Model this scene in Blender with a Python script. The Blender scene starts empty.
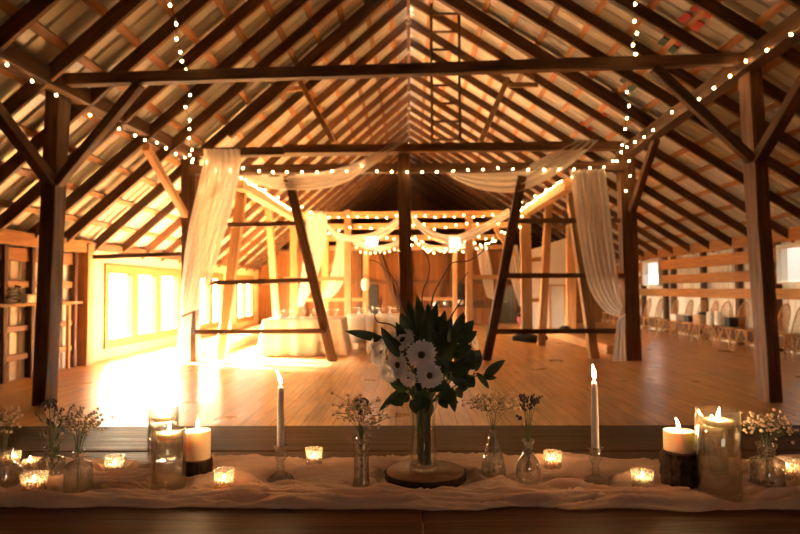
import bpy, math, random
from mathutils import Vector, Matrix, noise
random.seed(7)
PI = math.pi
S = bpy.context.scene
COL = S.collection

# ------------------------------------------------------------------ camera
F = 800 * 28.0 / 36.0
EYE = Vector((0, 0, 1.3))
CR = (Matrix.Rotation(math.atan(10 / F), 3, 'Z') @ Matrix.Rotation(PI / 2 + math.atan(22 / F), 3, 'X')
      @ Matrix.Rotation(math.radians(-0.3), 3, 'Z'))
cd = bpy.data.cameras.new('camera')
cd.lens = 28; cd.sensor_width = 36; cd.clip_start = 0.05; cd.clip_end = 300
cd.dof.use_dof = True; cd.dof.focus_distance = 1.62; cd.dof.aperture_fstop = 4.5
cam = bpy.data.objects.new('camera', cd); COL.objects.link(cam)
cam.matrix_world = Matrix.Translation(EYE) @ CR.to_4x4()
S.camera = cam
TT = 0.80           # table top height

def ray(px, py):
    return CR @ Vector(((px - 400) / F, (267 - py) / F, -1))
def P(px, py, d):
    r = ray(px, py); return EYE + r * (d / r.y)
def T(px, py, z=TT):
    r = ray(px, py); return EYE + r * ((z - EYE.z) / r.z)

# ------------------------------------------------------------------ materials
def newmat(name):
    m = bpy.data.materials.new(name); m.use_nodes = True
    nt = m.node_tree; nt.nodes.clear()
    out = nt.nodes.new('ShaderNodeOutputMaterial')
    return m, nt, out
def N(nt, t, **kw):
    n = nt.nodes.new('ShaderNode' + t)
    for k, v in kw.items():
        if k in n.inputs: n.inputs[k].default_value = v
        else: setattr(n, k, v)
    return n
def L(nt, a, b): nt.links.new(a, b)
def c4(c): return (c[0], c[1], c[2], 1)

def mat_plain(name, col, rough=0.6, metal=0.0, var=0.15, scale=8, bump=0.0, spec=0.5):
    m, nt, out = newmat(name)
    b = N(nt, 'BsdfPrincipled', Roughness=rough, Metallic=metal)
    b.inputs['Specular IOR Level'].default_value = spec
    tc = N(nt, 'TexCoord'); nz = N(nt, 'TexNoise', Scale=scale, Detail=4.0)
    L(nt, tc.outputs['Object'], nz.inputs['Vector'])
    r = N(nt, 'ValToRGB')
    r.color_ramp.elements[0].color = c4([x * (1 - var) for x in col]); r.color_ramp.elements[0].position = .3
    r.color_ramp.elements[1].color = c4([min(1, x * (1 + var)) for x in col]); r.color_ramp.elements[1].position = .7
    L(nt, nz.outputs['Fac'], r.inputs['Fac']); L(nt, r.outputs['Color'], b.inputs['Base Color'])
    if bump:
        bp = N(nt, 'Bump', Strength=bump, Distance=.01)
        L(nt, nz.outputs['Fac'], bp.inputs['Height']); L(nt, bp.outputs['Normal'], b.inputs['Normal'])
    L(nt, b.outputs[0], out.inputs[0]); return m

def mat_wood(name, dark, light, rough=0.6, scale=(.7, 9, 9), bump=.25, spec=.4, rnd=.35):
    """grain runs along the object's local X axis"""
    m, nt, out = newmat(name)
    b = N(nt, 'BsdfPrincipled', Roughness=rough); b.inputs['Specular IOR Level'].default_value = spec
    tc = N(nt, 'TexCoord'); mp = N(nt, 'Mapping'); mp.inputs['Scale'].default_value = scale
    oi = N(nt, 'ObjectInfo')
    add = N(nt, 'VectorMath', operation='ADD')
    sc = N(nt, 'VectorMath', operation='SCALE'); sc.inputs['Scale'].default_value = 17.0
    cb = N(nt, 'CombineXYZ')
    for i in range(3): L(nt, oi.outputs['Random'], cb.inputs[i])
    L(nt, cb.outputs[0], sc.inputs[0]); L(nt, tc.outputs['Object'], add.inputs[0]); L(nt, sc.outputs[0], add.inputs[1])
    L(nt, add.outputs[0], mp.inputs['Vector'])
    nz = N(nt, 'TexNoise', Scale=2.2, Detail=6.0, Roughness=.62, Distortion=.6)
    L(nt, mp.outputs[0], nz.inputs['Vector'])
    r = N(nt, 'ValToRGB')
    r.color_ramp.elements[0].color = c4(dark); r.color_ramp.elements[0].position = .32
    r.color_ramp.elements[1].color = c4(light); r.color_ramp.elements[1].position = .68
    L(nt, nz.outputs['Fac'], r.inputs['Fac'])
    hs = N(nt, 'HueSaturation')
    mr = N(nt, 'MapRange'); mr.inputs['To Min'].default_value = 1 - rnd; mr.inputs['To Max'].default_value = 1 + rnd
    L(nt, oi.outputs['Random'], mr.inputs['Value']); L(nt, mr.outputs[0], hs.inputs['Value'])
    L(nt, r.outputs['Color'], hs.inputs['Color']); L(nt, hs.outputs[0], b.inputs['Base Color'])
    bp = N(nt, 'Bump', Strength=bump, Distance=.01)
    L(nt, nz.outputs['Fac'], bp.inputs['Height']); L(nt, bp.outputs['Normal'], b.inputs['Normal'])
    L(nt, b.outputs[0], out.inputs[0]); return m

def mat_floor():
    m, nt, out = newmat('plank_floor_wood')
    b = N(nt, 'BsdfPrincipled'); b.inputs['Specular IOR Level'].default_value = .6
    tc = N(nt, 'TexCoord'); mp = N(nt, 'Mapping'); mp.inputs['Rotation'].default_value = (0, 0, PI / 2)
    L(nt, tc.outputs['Object'], mp.inputs['Vector'])
    br = N(nt, 'TexBrick', Scale=1.0)
    br.inputs['Brick Width'].default_value = 3.1; br.inputs['Row Height'].default_value = .15
    br.inputs['Mortar Size'].default_value = .0035; br.inputs['Bias'].default_value = -.1
    br.inputs['Color1'].default_value = (.58, .30, .10, 1); br.inputs['Color2'].default_value = (.71, .41, .155, 1)
    br.inputs['Mortar'].default_value = (.10, .045, .015, 1); br.offset = .37
    L(nt, mp.outputs[0], br.inputs['Vector'])
    m2 = N(nt, 'Mapping'); m2.inputs['Scale'].default_value = (12, .8, 1); L(nt, tc.outputs['Object'], m2.inputs['Vector'])
    nz = N(nt, 'TexNoise', Scale=1.6, Detail=6.0, Roughness=.65, Distortion=.8); L(nt, m2.outputs[0], nz.inputs['Vector'])
    r = N(nt, 'ValToRGB'); r.color_ramp.elements[0].color = (.55, .5, .45, 1); r.color_ramp.elements[0].position = .3
    r.color_ramp.elements[1].color = (1.1, 1.08, 1.05, 1); r.color_ramp.elements[1].position = .6
    L(nt, nz.outputs['Fac'], r.inputs['Fac'])
    mx = N(nt, 'MixRGB', blend_type='MULTIPLY'); mx.inputs['Fac'].default_value = 1
    L(nt, br.outputs['Color'], mx.inputs['Color1']); L(nt, r.outputs['Color'], mx.inputs['Color2'])
    L(nt, mx.outputs[0], b.inputs['Base Color'])
    n3 = N(nt, 'TexNoise', Scale=1.3, Detail=3.0); L(nt, tc.outputs['Object'], n3.inputs['Vector'])
    mr = N(nt, 'MapRange'); mr.inputs['To Min'].default_value = .2; mr.inputs['To Max'].default_value = .42
    L(nt, n3.outputs['Fac'], mr.inputs['Value']); L(nt, mr.outputs[0], b.inputs['Roughness'])
    bp = N(nt, 'Bump', Strength=.15, Distance=.004); L(nt, br.outputs['Fac'], bp.inputs['Height'])
    bp.invert = True
    bp2 = N(nt, 'Bump', Strength=.12, Distance=.006); L(nt, nz.outputs['Fac'], bp2.inputs['Height'])
    L(nt, bp.outputs['Normal'], bp2.inputs['Normal']); L(nt, bp2.outputs['Normal'], b.inputs['Normal'])
    L(nt, b.outputs[0], out.inputs[0]); return m

def mat_boards(name, c1, c2, width=.2, rough=.7, length=30.0, axis='V', gap=(.03, .015, .008)):
    """upright or level boards on a flat wall: brick pattern on object coordinates"""
    m, nt, out = newmat(name)
    b = N(nt, 'BsdfPrincipled', Roughness=rough); b.inputs['Specular IOR Level'].default_value = .3
    tc = N(nt, 'TexCoord'); sx = N(nt, 'SeparateXYZ'); L(nt, tc.outputs['Object'], sx.inputs[0])
    cb = N(nt, 'CombineXYZ')
    ad = N(nt, 'Math', operation='ADD'); L(nt, sx.outputs['X'], ad.inputs[0]); L(nt, sx.outputs['Y'], ad.inputs[1])
    if axis == 'V': L(nt, sx.outputs['Z'], cb.inputs['X']); L(nt, ad.outputs[0], cb.inputs['Y'])
    else: L(nt, ad.outputs[0], cb.inputs['X']); L(nt, sx.outputs['Z'], cb.inputs['Y'])
    br = N(nt, 'TexBrick', Scale=1.0); br.inputs['Brick Width'].default_value = length
    br.inputs['Row Height'].default_value = width; br.inputs['Mortar Size'].default_value = .004
    br.inputs['Color1'].default_value = c4(c1); br.inputs['Color2'].default_value = c4(c2); br.inputs['Mortar'].default_value = c4(gap)
    L(nt, cb.outputs[0], br.inputs['Vector'])
    mp = N(nt, 'Mapping'); mp.inputs['Scale'].default_value = (.8, 9, 1); L(nt, cb.outputs[0], mp.inputs['Vector'])
    nz = N(nt, 'TexNoise', Scale=2.0, Detail=5.0); L(nt, mp.outputs[0], nz.inputs['Vector'])
    r = N(nt, 'ValToRGB'); r.color_ramp.elements[0].color = (.6, .58, .55, 1); r.color_ramp.elements[1].color = (1.15, 1.12, 1.1, 1)
    L(nt, nz.outputs['Fac'], r.inputs['Fac'])
    mx = N(nt, 'MixRGB', blend_type='MULTIPLY'); mx.inputs['Fac'].default_value = 1
    L(nt, br.outputs['Color'], mx.inputs['Color1']); L(nt, r.outputs['Color'], mx.inputs['Color2'])
    L(nt, mx.outputs[0], b.inputs['Base Color']); L(nt, b.outputs[0], out.inputs[0]); return m

def mat_thin_glass(name, tint=(1, 1, 1), edge=(.74, .71, .66), milky=0.0, milk_col=(1, .8, .6), bump=None, gloss_rough=.03, gmin=.07):
    """a wall of clear glass: passes light straight on, mirrors at grazing angles; milky adds scattering glass"""
    m, nt, out = newmat(name)
    lw = N(nt, 'LayerWeight', Blend=.32)
    tr = N(nt, 'BsdfTransparent')
    mc = N(nt, 'MixRGB'); mc.inputs['Color1'].default_value = c4(tint); mc.inputs['Color2'].default_value = c4(edge)
    L(nt, lw.outputs['Facing'], mc.inputs['Fac']); L(nt, mc.outputs[0], tr.inputs['Color'])
    gl = N(nt, 'BsdfGlossy', Roughness=gloss_rough)
    fc = N(nt, 'LayerWeight', Blend=.5); pw = N(nt, 'Math', operation='POWER'); pw.inputs[1].default_value = 4.0
    L(nt, fc.outputs['Facing'], pw.inputs[0])
    fr = N(nt, 'MapRange'); fr.inputs['To Min'].default_value = gmin; fr.inputs['To Max'].default_value = .6
    L(nt, pw.outputs[0], fr.inputs['Value'])
    body = tr.outputs[0]
    if bump:
        tc = N(nt, 'TexCoord'); mp = N(nt, 'Mapping'); mp.inputs['Scale'].default_value = bump[0]
        L(nt, tc.outputs['Object'], mp.inputs['Vector'])
        vo = N(nt, 'TexVoronoi', Scale=1.0); L(nt, mp.outputs[0], vo.inputs['Vector'])
        bp = N(nt, 'Bump', Strength=bump[1], Distance=.004); L(nt, vo.outputs['Distance'], bp.inputs['Height'])
        for n in (gl, fc): L(nt, bp.outputs['Normal'], n.inputs['Normal'])
    if milky:
        tl = N(nt, 'BsdfTranslucent', Color=c4(milk_col)); df = N(nt, 'BsdfDiffuse', Color=c4(milk_col))
        a = N(nt, 'MixShader'); a.inputs[0].default_value = .35; L(nt, tl.outputs[0], a.inputs[1]); L(nt, df.outputs[0], a.inputs[2])
        q = N(nt, 'MixShader'); q.inputs[0].default_value = milky; L(nt, tr.outputs[0], q.inputs[1]); L(nt, a.outputs[0], q.inputs[2])
        if bump:
            mr = N(nt, 'MapRange'); mr.inputs['From Max'].default_value = .6
            mr.inputs['To Min'].default_value = milky * 1.3; mr.inputs['To Max'].default_value = milky * .35
            L(nt, vo.outputs['Distance'], mr.inputs['Value']); L(nt, mr.outputs[0], q.inputs[0])
        body = q.outputs[0]
    mx = N(nt, 'MixShader'); L(nt, fr.outputs[0], mx.inputs[0]); L(nt, body, mx.inputs[1]); L(nt, gl.outputs[0], mx.inputs[2])
    L(nt, mx.outputs[0], out.inputs[0]); return m

def mat_solid_glass(name, ior, col=(1, 1, 1), rough=0.0):
    m, nt, out = newmat(name)
    g = N(nt, 'BsdfGlass', IOR=ior, Roughness=rough, Color=c4(col)); L(nt, g.outputs[0], out.inputs[0]); return m

def mat_sheer(name, col, opacity=.6, weave=400):
    m, nt, out = newmat(name)
    tr = N(nt, 'BsdfTransparent'); tl = N(nt, 'BsdfTranslucent', Color=c4(col)); df = N(nt, 'BsdfDiffuse', Color=c4(col))
    a = N(nt, 'MixShader'); a.inputs[0].default_value = .5; L(nt, tl.outputs[0], a.inputs[1]); L(nt, df.outputs[0], a.inputs[2])
    tc = N(nt, 'TexCoord'); nz = N(nt, 'TexNoise', Scale=weave, Detail=1.0); L(nt, tc.outputs['Object'], nz.inputs['Vector'])
    mr = N(nt, 'MapRange'); mr.inputs['To Min'].default_value = opacity - .2; mr.inputs['To Max'].default_value = opacity + .2
    L(nt, nz.outputs['Fac'], mr.inputs['Value'])
    q = N(nt, 'MixShader'); L(nt, mr.outputs[0], q.inputs[0]); L(nt, tr.outputs[0], q.inputs[1]); L(nt, a.outputs[0], q.inputs[2])
    L(nt, q.outputs[0], out.inputs[0]); return m

def mat_emit(name, col, strength):
    m, nt, out = newmat(name)
    e = N(nt, 'Emission', Color=c4(col), Strength=strength)
    lw = N(nt, 'LayerWeight', Blend=.5); r = N(nt, 'ValToRGB')
    r.color_ramp.elements[0].color = c4(col); r.color_ramp.elements[1].color = c4((col[0], col[1] * .75, col[2] * .55))
    L(nt, lw.outputs['Facing'], r.inputs['Fac']); L(nt, r.outputs['Color'], e.inputs['Color'])
    L(nt, e.outputs[0], out.inputs[0]); return m

def mat_wax(name, col, sss=.1):
    m, nt, out = newmat(name)
    b = N(nt, 'BsdfPrincipled', Roughness=.45); b.inputs['Base Color'].default_value = c4(col)
    b.inputs['Subsurface Weight'].default_value = sss; b.inputs['Subsurface Radius'].default_value = (1.0, .6, .3)
    b.inputs['Subsurface Scale'].default_value = .045
    nz = N(nt, 'TexNoise', Scale=60.0); bp = N(nt, 'Bump', Strength=.08, Distance=.002)
    L(nt, nz.outputs['Fac'], bp.inputs['Height']); L(nt, bp.outputs['Normal'], b.inputs['Normal'])
    L(nt, b.outputs[0], out.inputs[0]); return m

def mat_leaf(name, col):
    m, nt, out = newmat(name)
    b = N(nt, 'BsdfPrincipled', Roughness=.42); tl = N(nt, 'BsdfTranslucent', Color=c4([x * 1.3 for x in col]))
    oi = N(nt, 'TexCoord'); nz = N(nt, 'TexNoise', Scale=22.0, Detail=3.0); L(nt, oi.outputs['Object'], nz.inputs['Vector'])
    r = N(nt, 'ValToRGB'); r.color_ramp.elements[0].color = c4([x * .6 for x in col]); r.color_ramp.elements[1].color = c4([x * 1.5 for x in col])
    L(nt, nz.outputs['Fac'], r.inputs['Fac']); L(nt, r.outputs['Color'], b.inputs['Base Color'])
    q = N(nt, 'MixShader'); q.inputs[0].default_value = .2; L(nt, b.outputs[0], q.inputs[1]); L(nt, tl.outputs[0], q.inputs[2])
    L(nt, q.outputs[0], out.inputs[0]); return m

M = {}
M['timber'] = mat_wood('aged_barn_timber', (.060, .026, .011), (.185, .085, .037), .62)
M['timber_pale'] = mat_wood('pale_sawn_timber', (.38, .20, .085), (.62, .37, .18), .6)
M['rafter'] = mat_wood('dark_rafter_timber', (.055, .024, .010), (.165, .076, .033), .65)
M['batten'] = mat_wood('roof_batten_timber', (.22, .105, .045), (.46, .24, .11), .65)
M['sheet'] = mat_plain('corrugated_roof_metal', (.50, .47, .42), .4, .1, .12, 1.5)
M['siding'] = mat_plain('pale_metal_siding', (.80, .77, .71), .45, 0, .05, 2)
M['floor'] = mat_floor()
M['ply'] = mat_boards('pale_plywood', (.78, .64, .43), (.83, .69, .48), 1.2, .6, 2.4, 'H', (.45, .3, .16))
M['barnboard'] = mat_boards('old_wall_boards', (.20, .082, .026), (.28, .125, .042), .2, .7)
M['wallplank'] = mat_wood('honey_wall_plank', (.25, .105, .031), (.44, .21, .068), .55, rnd=.15)
M['white'] = mat_plain('white_paint', (.78, .76, .72), .5, 0, .04)
M['grey_door'] = mat_boards('grey_door_paint', (.22, .23, .2), (.25, .26, .23), .14, .6)
M['sheer'] = mat_sheer('sheer_white_fabric', (.93, .91, .91), .55, 90)
M['runner'] = mat_sheer('cheesecloth', (.93, .70, .54), .86, 500)
M['table'] = mat_wood('dark_table_wood', (.045, .015, .005), (.125, .045, .015), .42, (.6, 10, 10), .4, .1, .12)
M['glass'] = mat_thin_glass('clear_glass', (1, 1, 1), (.74, .70, .64), .015, (1, .9, .75), None, .03, .10)
M['bottle'] = mat_thin_glass('pressed_bottle_glass', (1, 1, .99), (.62, .58, .53), .05, (.98, .88, .78), ((110, 110, 60), 1.0), .03, .18)
M['ribbed'] = mat_thin_glass('ribbed_bottle_glass', (1, 1, .99), (.62, .58, .52), .08, (.98, .86, .76), None, .03, .18)
M['votive'] = mat_thin_glass('patterned_votive_glass', (1, .97, .92), (.8, .68, .54), .5, (1, .9, .8), ((190, 190, 150), .9))
M['crystal'] = mat_thin_glass('pressed_glass', (.99, .98, .97), (.62, .58, .54), .10, (1, .92, .84), ((50, 50, 50), .7), .03, .28)
M['water'] = mat_thin_glass('still_water', (1, .98, .95), (.92, .87, .8))
M['pane'] = mat_thin_glass('window_glass', (1, 1, 1), (.9, .9, .9))
M['wax'] = mat_wax('ivory_wax', (.95, .76, .48), .15)
M['taper'] = mat_wax('blush_taper_wax', (.97, .84, .77), .1)
M['flame'] = mat_emit('candle_flame', (1.0, .63, .29), 850)
M['bulb'] = mat_emit('fairy_bulb', (1.0, .58, .21), 95)
M['lampface'] = mat_emit('lamp_face', (1.0, .95, .85), 9)
M['wick'] = mat_plain('burnt_wick', (.02, .015, .01), .9)
M['wire'] = mat_plain('dark_wire', (.03, .025, .015), .7)
M['bark'] = mat_plain('rough_bark', (.05, .03, .02), .95, 0, .6, 60, .9, .1)
M['cutwood'] = mat_wood('cut_wood_face', (.10, .042, .018), (.20, .09, .04), .6, (14, 14, 14), .2)
M['leaf'] = mat_leaf('dark_leaf', (.030, .052, .018))
M['leaf2'] = mat_leaf('fresh_leaf', (.05, .10, .02))
M['stem'] = mat_plain('green_stem', (.09, .12, .04), .6)
M['twig'] = mat_plain('brown_twig', (.055, .028, .016), .7)
M['petal'] = mat_plain('white_petal', (.88, .80, .74), .6, 0, .05)
M['disc'] = mat_plain('olive_flower_disc', (.10, .075, .015), .8, 0, .4, 300, .5)
M['gyp'] = mat_plain('dried_blossom', (.66, .47, .34), .8, 0, .1)
M['lav'] = mat_plain('dried_lavender', (.09, .05, .065), .9, 0, .3)
M['chair'] = mat_wood('golden_chair_wood', (.36, .16, .05), (.56, .29, .10), .38, (2, 14, 14), .1, .5, .12)
M['cloth'] = mat_plain('white_table_linen', (.86, .83, .79), .75, 0, .03)
M['black'] = mat_plain('black_nylon', (.018, .018, .02), .6)
M['red'] = mat_plain('red_paint', (.42, .04, .03), .7)
M['card'] = mat_plain('cardboard', (.52, .36, .22), .8)
M['metal'] = mat_plain('galvanised_steel', (.6, .6, .62), .35, .9, .1)
M['pink'] = mat_plain('pink_plastic', (.75, .2, .25), .5)
M['green'] = mat_plain('green_paint', (.04, .09, .06), .6)

# ------------------------------------------------------------------ mesh builder
class MB:
    def __init__(s): s.v = []; s.f = []; s.sm = []
    def add(s, vs, fs, smooth=False):
        o = len(s.v); s.v += [Vector(v) for v in vs]; s.f += [tuple(i + o for i in f) for f in fs]; s.sm += [smooth] * len(fs)
        return s
    def box(s, lo, hi):
        (a, b, c), (d, e, f) = lo, hi
        return s.add([(a, b, c), (d, b, c), (d, e, c), (a, e, c), (a, b, f), (d, b, f), (d, e, f), (a, e, f)],
                     [(0, 3, 2, 1), (4, 5, 6, 7), (0, 1, 5, 4), (1, 2, 6, 5), (2, 3, 7, 6), (3, 0, 4, 7)])
    def lathe(s, prof, n=28, c=(0, 0, 0), ribs=0, amp=0, smooth=True):
        """closed profile of (r, z) turned about z; r = 0 ends are closed to a point"""
        c = Vector(c); rings = []
        vs = []; fs = []
        for r, z in prof:
            if r < 1e-6: rings.append([len(vs)]); vs.append(c + Vector((0, 0, z)))
            else:
                st = len(vs)
                for i in range(n):
                    t = 2 * PI * i / n; rr = r * (1 + amp * math.cos(ribs * t)) if ribs else r
                    vs.append(c + Vector((rr * math.cos(t), rr * math.sin(t), z)))
                rings.append(list(range(st, st + n)))
        for a, b in zip(rings, rings[1:]):
            for i in range(n):
                j = (i + 1) % n
                if len(a) == 1 and len(b) == 1: continue
                if len(a) == 1: fs.append((a[0], b[j], b[i]))
                elif len(b) == 1: fs.append((a[i], a[j], b[0]))
                else: fs.append((a[i], a[j], b[j], b[i]))
        return s.add(vs, fs, smooth)
    def tube(s, pts, r, n=6, r2=None, cap=True):
        pts = [Vector(p) for p in pts]; k = len(pts)
        vs = []; fs = []; up = None
        for i, p in enumerate(pts):
            t = (pts[min(i + 1, k - 1)] - pts[max(i - 1, 0)])
            if t.length < 1e-9: t = Vector((0, 0, 1))
            t.normalize()
            if up is None:
                up = t.orthogonal().normalized()
            else:
                up = (up - t * up.dot(t)); up = up.normalized() if up.length > 1e-6 else t.orthogonal().normalized()
            w = t.cross(up)
            rr = r if r2 is None else r + (r2 - r) * i / max(1, k - 1)
            for j in range(n):
                a = 2 * PI * j / n; vs.append(p + up * (rr * math.cos(a)) + w * (rr * math.sin(a)))
        for i in range(k - 1):
            for j in range(n):
                q = (j + 1) % n; fs.append((i * n + j, i * n + q, (i + 1) * n + q, (i + 1) * n + j))
        if cap: fs.append(tuple(reversed(range(n)))); fs.append(tuple(range((k - 1) * n, k * n)))
        return s.add(vs, fs, True)
    def ball(s, c, r, n=8, m=5, sz=1.0):
        prof = [(0, -r * sz)] + [(r * math.sin(PI * i / m), -r * sz * math.cos(PI * i / m)) for i in range(1, m)] + [(0, r * sz)]
        return s.lathe(prof, n, c)
    def grid(s, rows, smooth=True):
        n = len(rows[0]); vs = [p for r in rows for p in r]; fs = []
        for i in range(len(rows) - 1):
            for j in range(n - 1): fs.append((i * n + j, i * n + j + 1, (i + 1) * n + j + 1, (i + 1) * n + j))
        return s.add(vs, fs, smooth)
    def build(s, name, mat, parent=None, loc=None, world=False):
        """loc: the object's origin, in the coordinates of the vertices"""
        me = bpy.data.meshes.new(name)
        loc = Vector(loc) if loc is not None else Vector((0, 0, 0))
        me.from_pydata([v - loc for v in s.v], [], s.f)
        me.polygons.foreach_set('use_smooth', s.sm)
        me.materials.append(mat); me.update()
        o = bpy.data.objects.new(name, me); COL.objects.link(o); o.location = loc
        if parent is not None:
            o.parent = parent
            if world: o.location = loc - parent.location
        return o

def tag(o, label=None, cat=None, group=None, kind=None):
    if label: o['label'] = label
    if cat: o['category'] = cat
    if group: o['group'] = group
    if kind: o['kind'] = kind
    return o
def empty(name, loc, label=None, cat=None, group=None, rz=0):
    o = bpy.data.objects.new(name, None); COL.objects.link(o); o.location = Vector(loc); o.rotation_euler = (0, 0, rz)
    o.empty_display_size = .05
    return tag(o, label, cat, group)
def copy_tree(o, parent=None):
    c = o.copy(); COL.objects.link(c)
    if parent is not None: c.parent = parent
    for ch in list(o.children): copy_tree(ch, c)
    return c
def bevel(o, w=.006, seg=1):
    b = o.modifiers.new('bevel', 'BEVEL'); b.width = w; b.segments = seg; b.limit_method = 'ANGLE'; return o
def solidify(o, t, off=0):
    b = o.modifiers.new('thickness', 'SOLIDIFY'); b.thickness = t; b.offset = off; return o

def timber(name, a, b, w, h, mat, label=None, cat=None, group=None, parent=None, jit=.004, up=None, kind=None, bev=.008):
    """squared timber from a to b, w across, h deep; local x runs along it"""
    a = Vector(a); b = Vector(b); x = (b - a); ln = x.length; x.normalize()
    ref = Vector(up) if up is not None else (Vector((0, 1, 0)) if abs(x.z) > .75 else Vector((0, 0, 1)))
    y = ref.cross(x).normalized(); z = x.cross(y)
    n = max(1, min(8, int(ln / .6))); rnd = random.Random(hash((round(a.x, 3), round(a.y, 3), round(b.z, 3))) & 0xffff)
    vs = []; fs = []
    for i in range(n + 1):
        for (sy, sz) in ((-1, -1), (1, -1), (1, 1), (-1, 1)):
            vs.append((ln * i / n, sy * w / 2 + rnd.uniform(-jit, jit), sz * h / 2 + rnd.uniform(-jit, jit)))
    for i in range(n):
        for j in range(4):
            q = (j + 1) % 4; fs.append((i * 4 + j, i * 4 + q, i * 4 + 4 + q, i * 4 + 4 + j))
    fs.append((3, 2, 1, 0)); k = n * 4; fs.append((k, k + 1, k + 2, k + 3))
    m = MB().add(vs, [tuple(reversed(f)) for f in fs]) if False else MB().add(vs, fs)
    o = m.build(name, mat, parent)
    mw = Matrix((x, y, z)).transposed().to_4x4(); mw.translation = a
    o.matrix_world = mw if parent is None else Matrix.Translation(-parent.location) @ mw
    bevel(o, bev)
    return tag(o, label, cat, group, kind)

# ------------------------------------------------------------------ room shell
XL, XR, YN, YF = -5.75, 7.35, -3.0, 36.0
YP = 23.5   # boarded partition across the barn; the roof runs on beyond it
RZ, EL, ER = 7.2, 2.2, 2.45
SL, SR = (RZ - EL) / -XL, (RZ - ER) / XR
def roof(x): return RZ + SL * x if x < 0 else RZ - SR * x

tag(MB().box((XL - .3, YN, -.12), (XR + .3, YF + .1, 0)).build('floor', M['floor']), kind='structure')

def sheet_rows(axis_lo, axis_hi, fn, pitch=.23, amp=.022):
    """ribbed sheet: fn(t, h) -> (p_low, p_high)"""
    n = int((axis_hi - axis_lo) / pitch); lo = []; hi = []
    for i in range(n + 1):
        t0 = axis_lo + i * pitch
        for dt, h in ((0, 0), (.14, 0), (.165, amp), (.205, amp)):
            t = min(axis_hi, t0 + dt); a, b = fn(t, h); lo.append(a); hi.append(b)
    return [lo, hi]
def nrm(side): # outward roof normal
    s = SL if side < 0 else SR
    return Vector((side * s, 0, 1)).normalized()
ceil = {}
for side, nm, xe in ((-1, 'ceiling_left', XL - .35), (1, 'ceiling_right', XR + .4)):
    nv = nrm(side)
    rows = sheet_rows(YN - .2, YF + .2, lambda t, h: (Vector((xe, t, roof(xe))) + nv * h, Vector((0, t, RZ)) + nv * h))
    o = MB().grid(rows, False).build(nm, M['sheet']); tag(o, kind='structure'); ceil[side] = o
    x = abs(xe) - .25; k = 0
    slope = SL if side < 0 else SR
    step = .56 / math.sqrt(1 + slope * slope)
    while x > .15:
        p = Vector((side * x, 0, roof(side * x))) - nv * .018
        timber('batten', p + Vector((0, YN, 0)), p + Vector((0, YF, 0)), .10, .03, M['batten'], parent=o, jit=.003, up=nv, bev=.002)
        x -= step
# old boards with flaking red and green paint among the right roof battens
def on_right_roof(px, py):
    r = ray(px, py); n = Vector((SR, 0, 1)); t = (RZ - n.dot(EYE)) / n.dot(r); return EYE + r * t
for (x0, y0, x1, y1, mt) in ((704, -1, 695, 8, 'red'), (691, 11, 683, 19, 'red'), (716, 6, 708, 14, 'red'), (703, 19, 695, 27, 'red'), (676, 27, 669, 34, 'red'), (668, 36, 662, 42, 'green'),
                             (685, 36, 679, 43, 'red'), (678, 44, 672, 50, 'green'), (629, 74, 623, 80, 'green'), (637, 82, 631, 88, 'green'), (613, 91, 607, 97, 'green'), (621, 97, 615, 103, 'green'),
                             (584, 121, 577, 129, 'red'), (592, 126, 586, 132, 'red'), (606, 112, 601, 118, 'red')):
    nv = nrm(1); timber('painted_batten', on_right_roof(x0, y0) - nv * .04, on_right_roof(x1, y1) - nv * .04, .10, .02, M[mt], parent=ceil[1], up=nv, bev=.002)
# rafters
bays = [(-3.2, 6.9, 'nearer than the first long crossbeam'), (6.9, 11.05, 'between the first crossbeam and the draped frame'),
        (11.05, 15.2, 'just beyond the draped frame'), (15.2, 40, 'in the far half of the barn')]
y = .6
while y < YF - .2:
    lab = [b[2] for b in bays if b[0] <= y < b[1]][0]
    for side, word in ((-1, 'left'), (1, 'right')):
        nv = nrm(side); xe = XL - .2 if side < 0 else XR + .2
        off = nv * -.113
        timber('roof_rafter', Vector((xe, y, roof(xe))) + off, Vector((0.01 * side, y, RZ)) + off, .058, .16, M['rafter'],
               'rough rafter on the %s roof slope, %s' % (word, lab), 'rafter', 'rafters on the %s slope %s' % (word, lab), up=nv, bev=.004)
    y += .86 if y < 10 else 1.06
# principal rafters above the draped frame
for side, word in ((-1, 'left'), (1, 'right')):
    nv = nrm(side); off = nv * -.19; xe = -3.4 if side < 0 else 4.6
    timber('roof_rafter', Vector((xe, 11.05, roof(xe))) + off, Vector((0.01 * side, 11.05, RZ)) + off, .14, .2, M['timber'],
           'thick principal rafter on the %s slope above the draped frame' % word, 'rafter', up=nv)

# left wall: open studs with metal siding near the camera, plywood with windows beyond
wl = MB()
YC = 10.75
wl.grid(sheet_rows(YN, YC, lambda t, h: (Vector((XL - .06 - h, t, 0)), Vector((XL - .06 - h, t, EL + .05)))), False)
wlo = wl.build('wall_left', M['siding']); tag(wlo, kind='structure')
for yy in (3.4, 5.2, 7.0, 8.7, 9.34, 10.55):
    timber('stud', (XL, yy, 0), (XL, yy, EL - .05), .10, .09, M['timber'], parent=wlo)
for yy in (9.46, 10.36):
    timber('stud', (XL + .02, yy, 0), (XL + .02, yy, 1.06), .06, .05, M['timber_pale'], parent=wlo, jit=.002)
for zz, hh in ((.33, .09), (.75, .09), (1.40, .11), (1.84, .2)):
    timber('girt', (XL - .02, YN, zz), (XL - .02, YC - .1, zz), .05, hh, M['wallplank'], parent=wlo)
timber('ledge', (XL + .09, 7.6, 1.1), (XL + .09, 10.5, 1.1), .2, .045, M['timber_pale'], parent=wlo, jit=.001)
timber('top_plate', (XL + .06, YN, EL - .14), (XL + .06, YC, EL - .14), .2, .2, M['wallplank'], parent=wlo)
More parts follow.
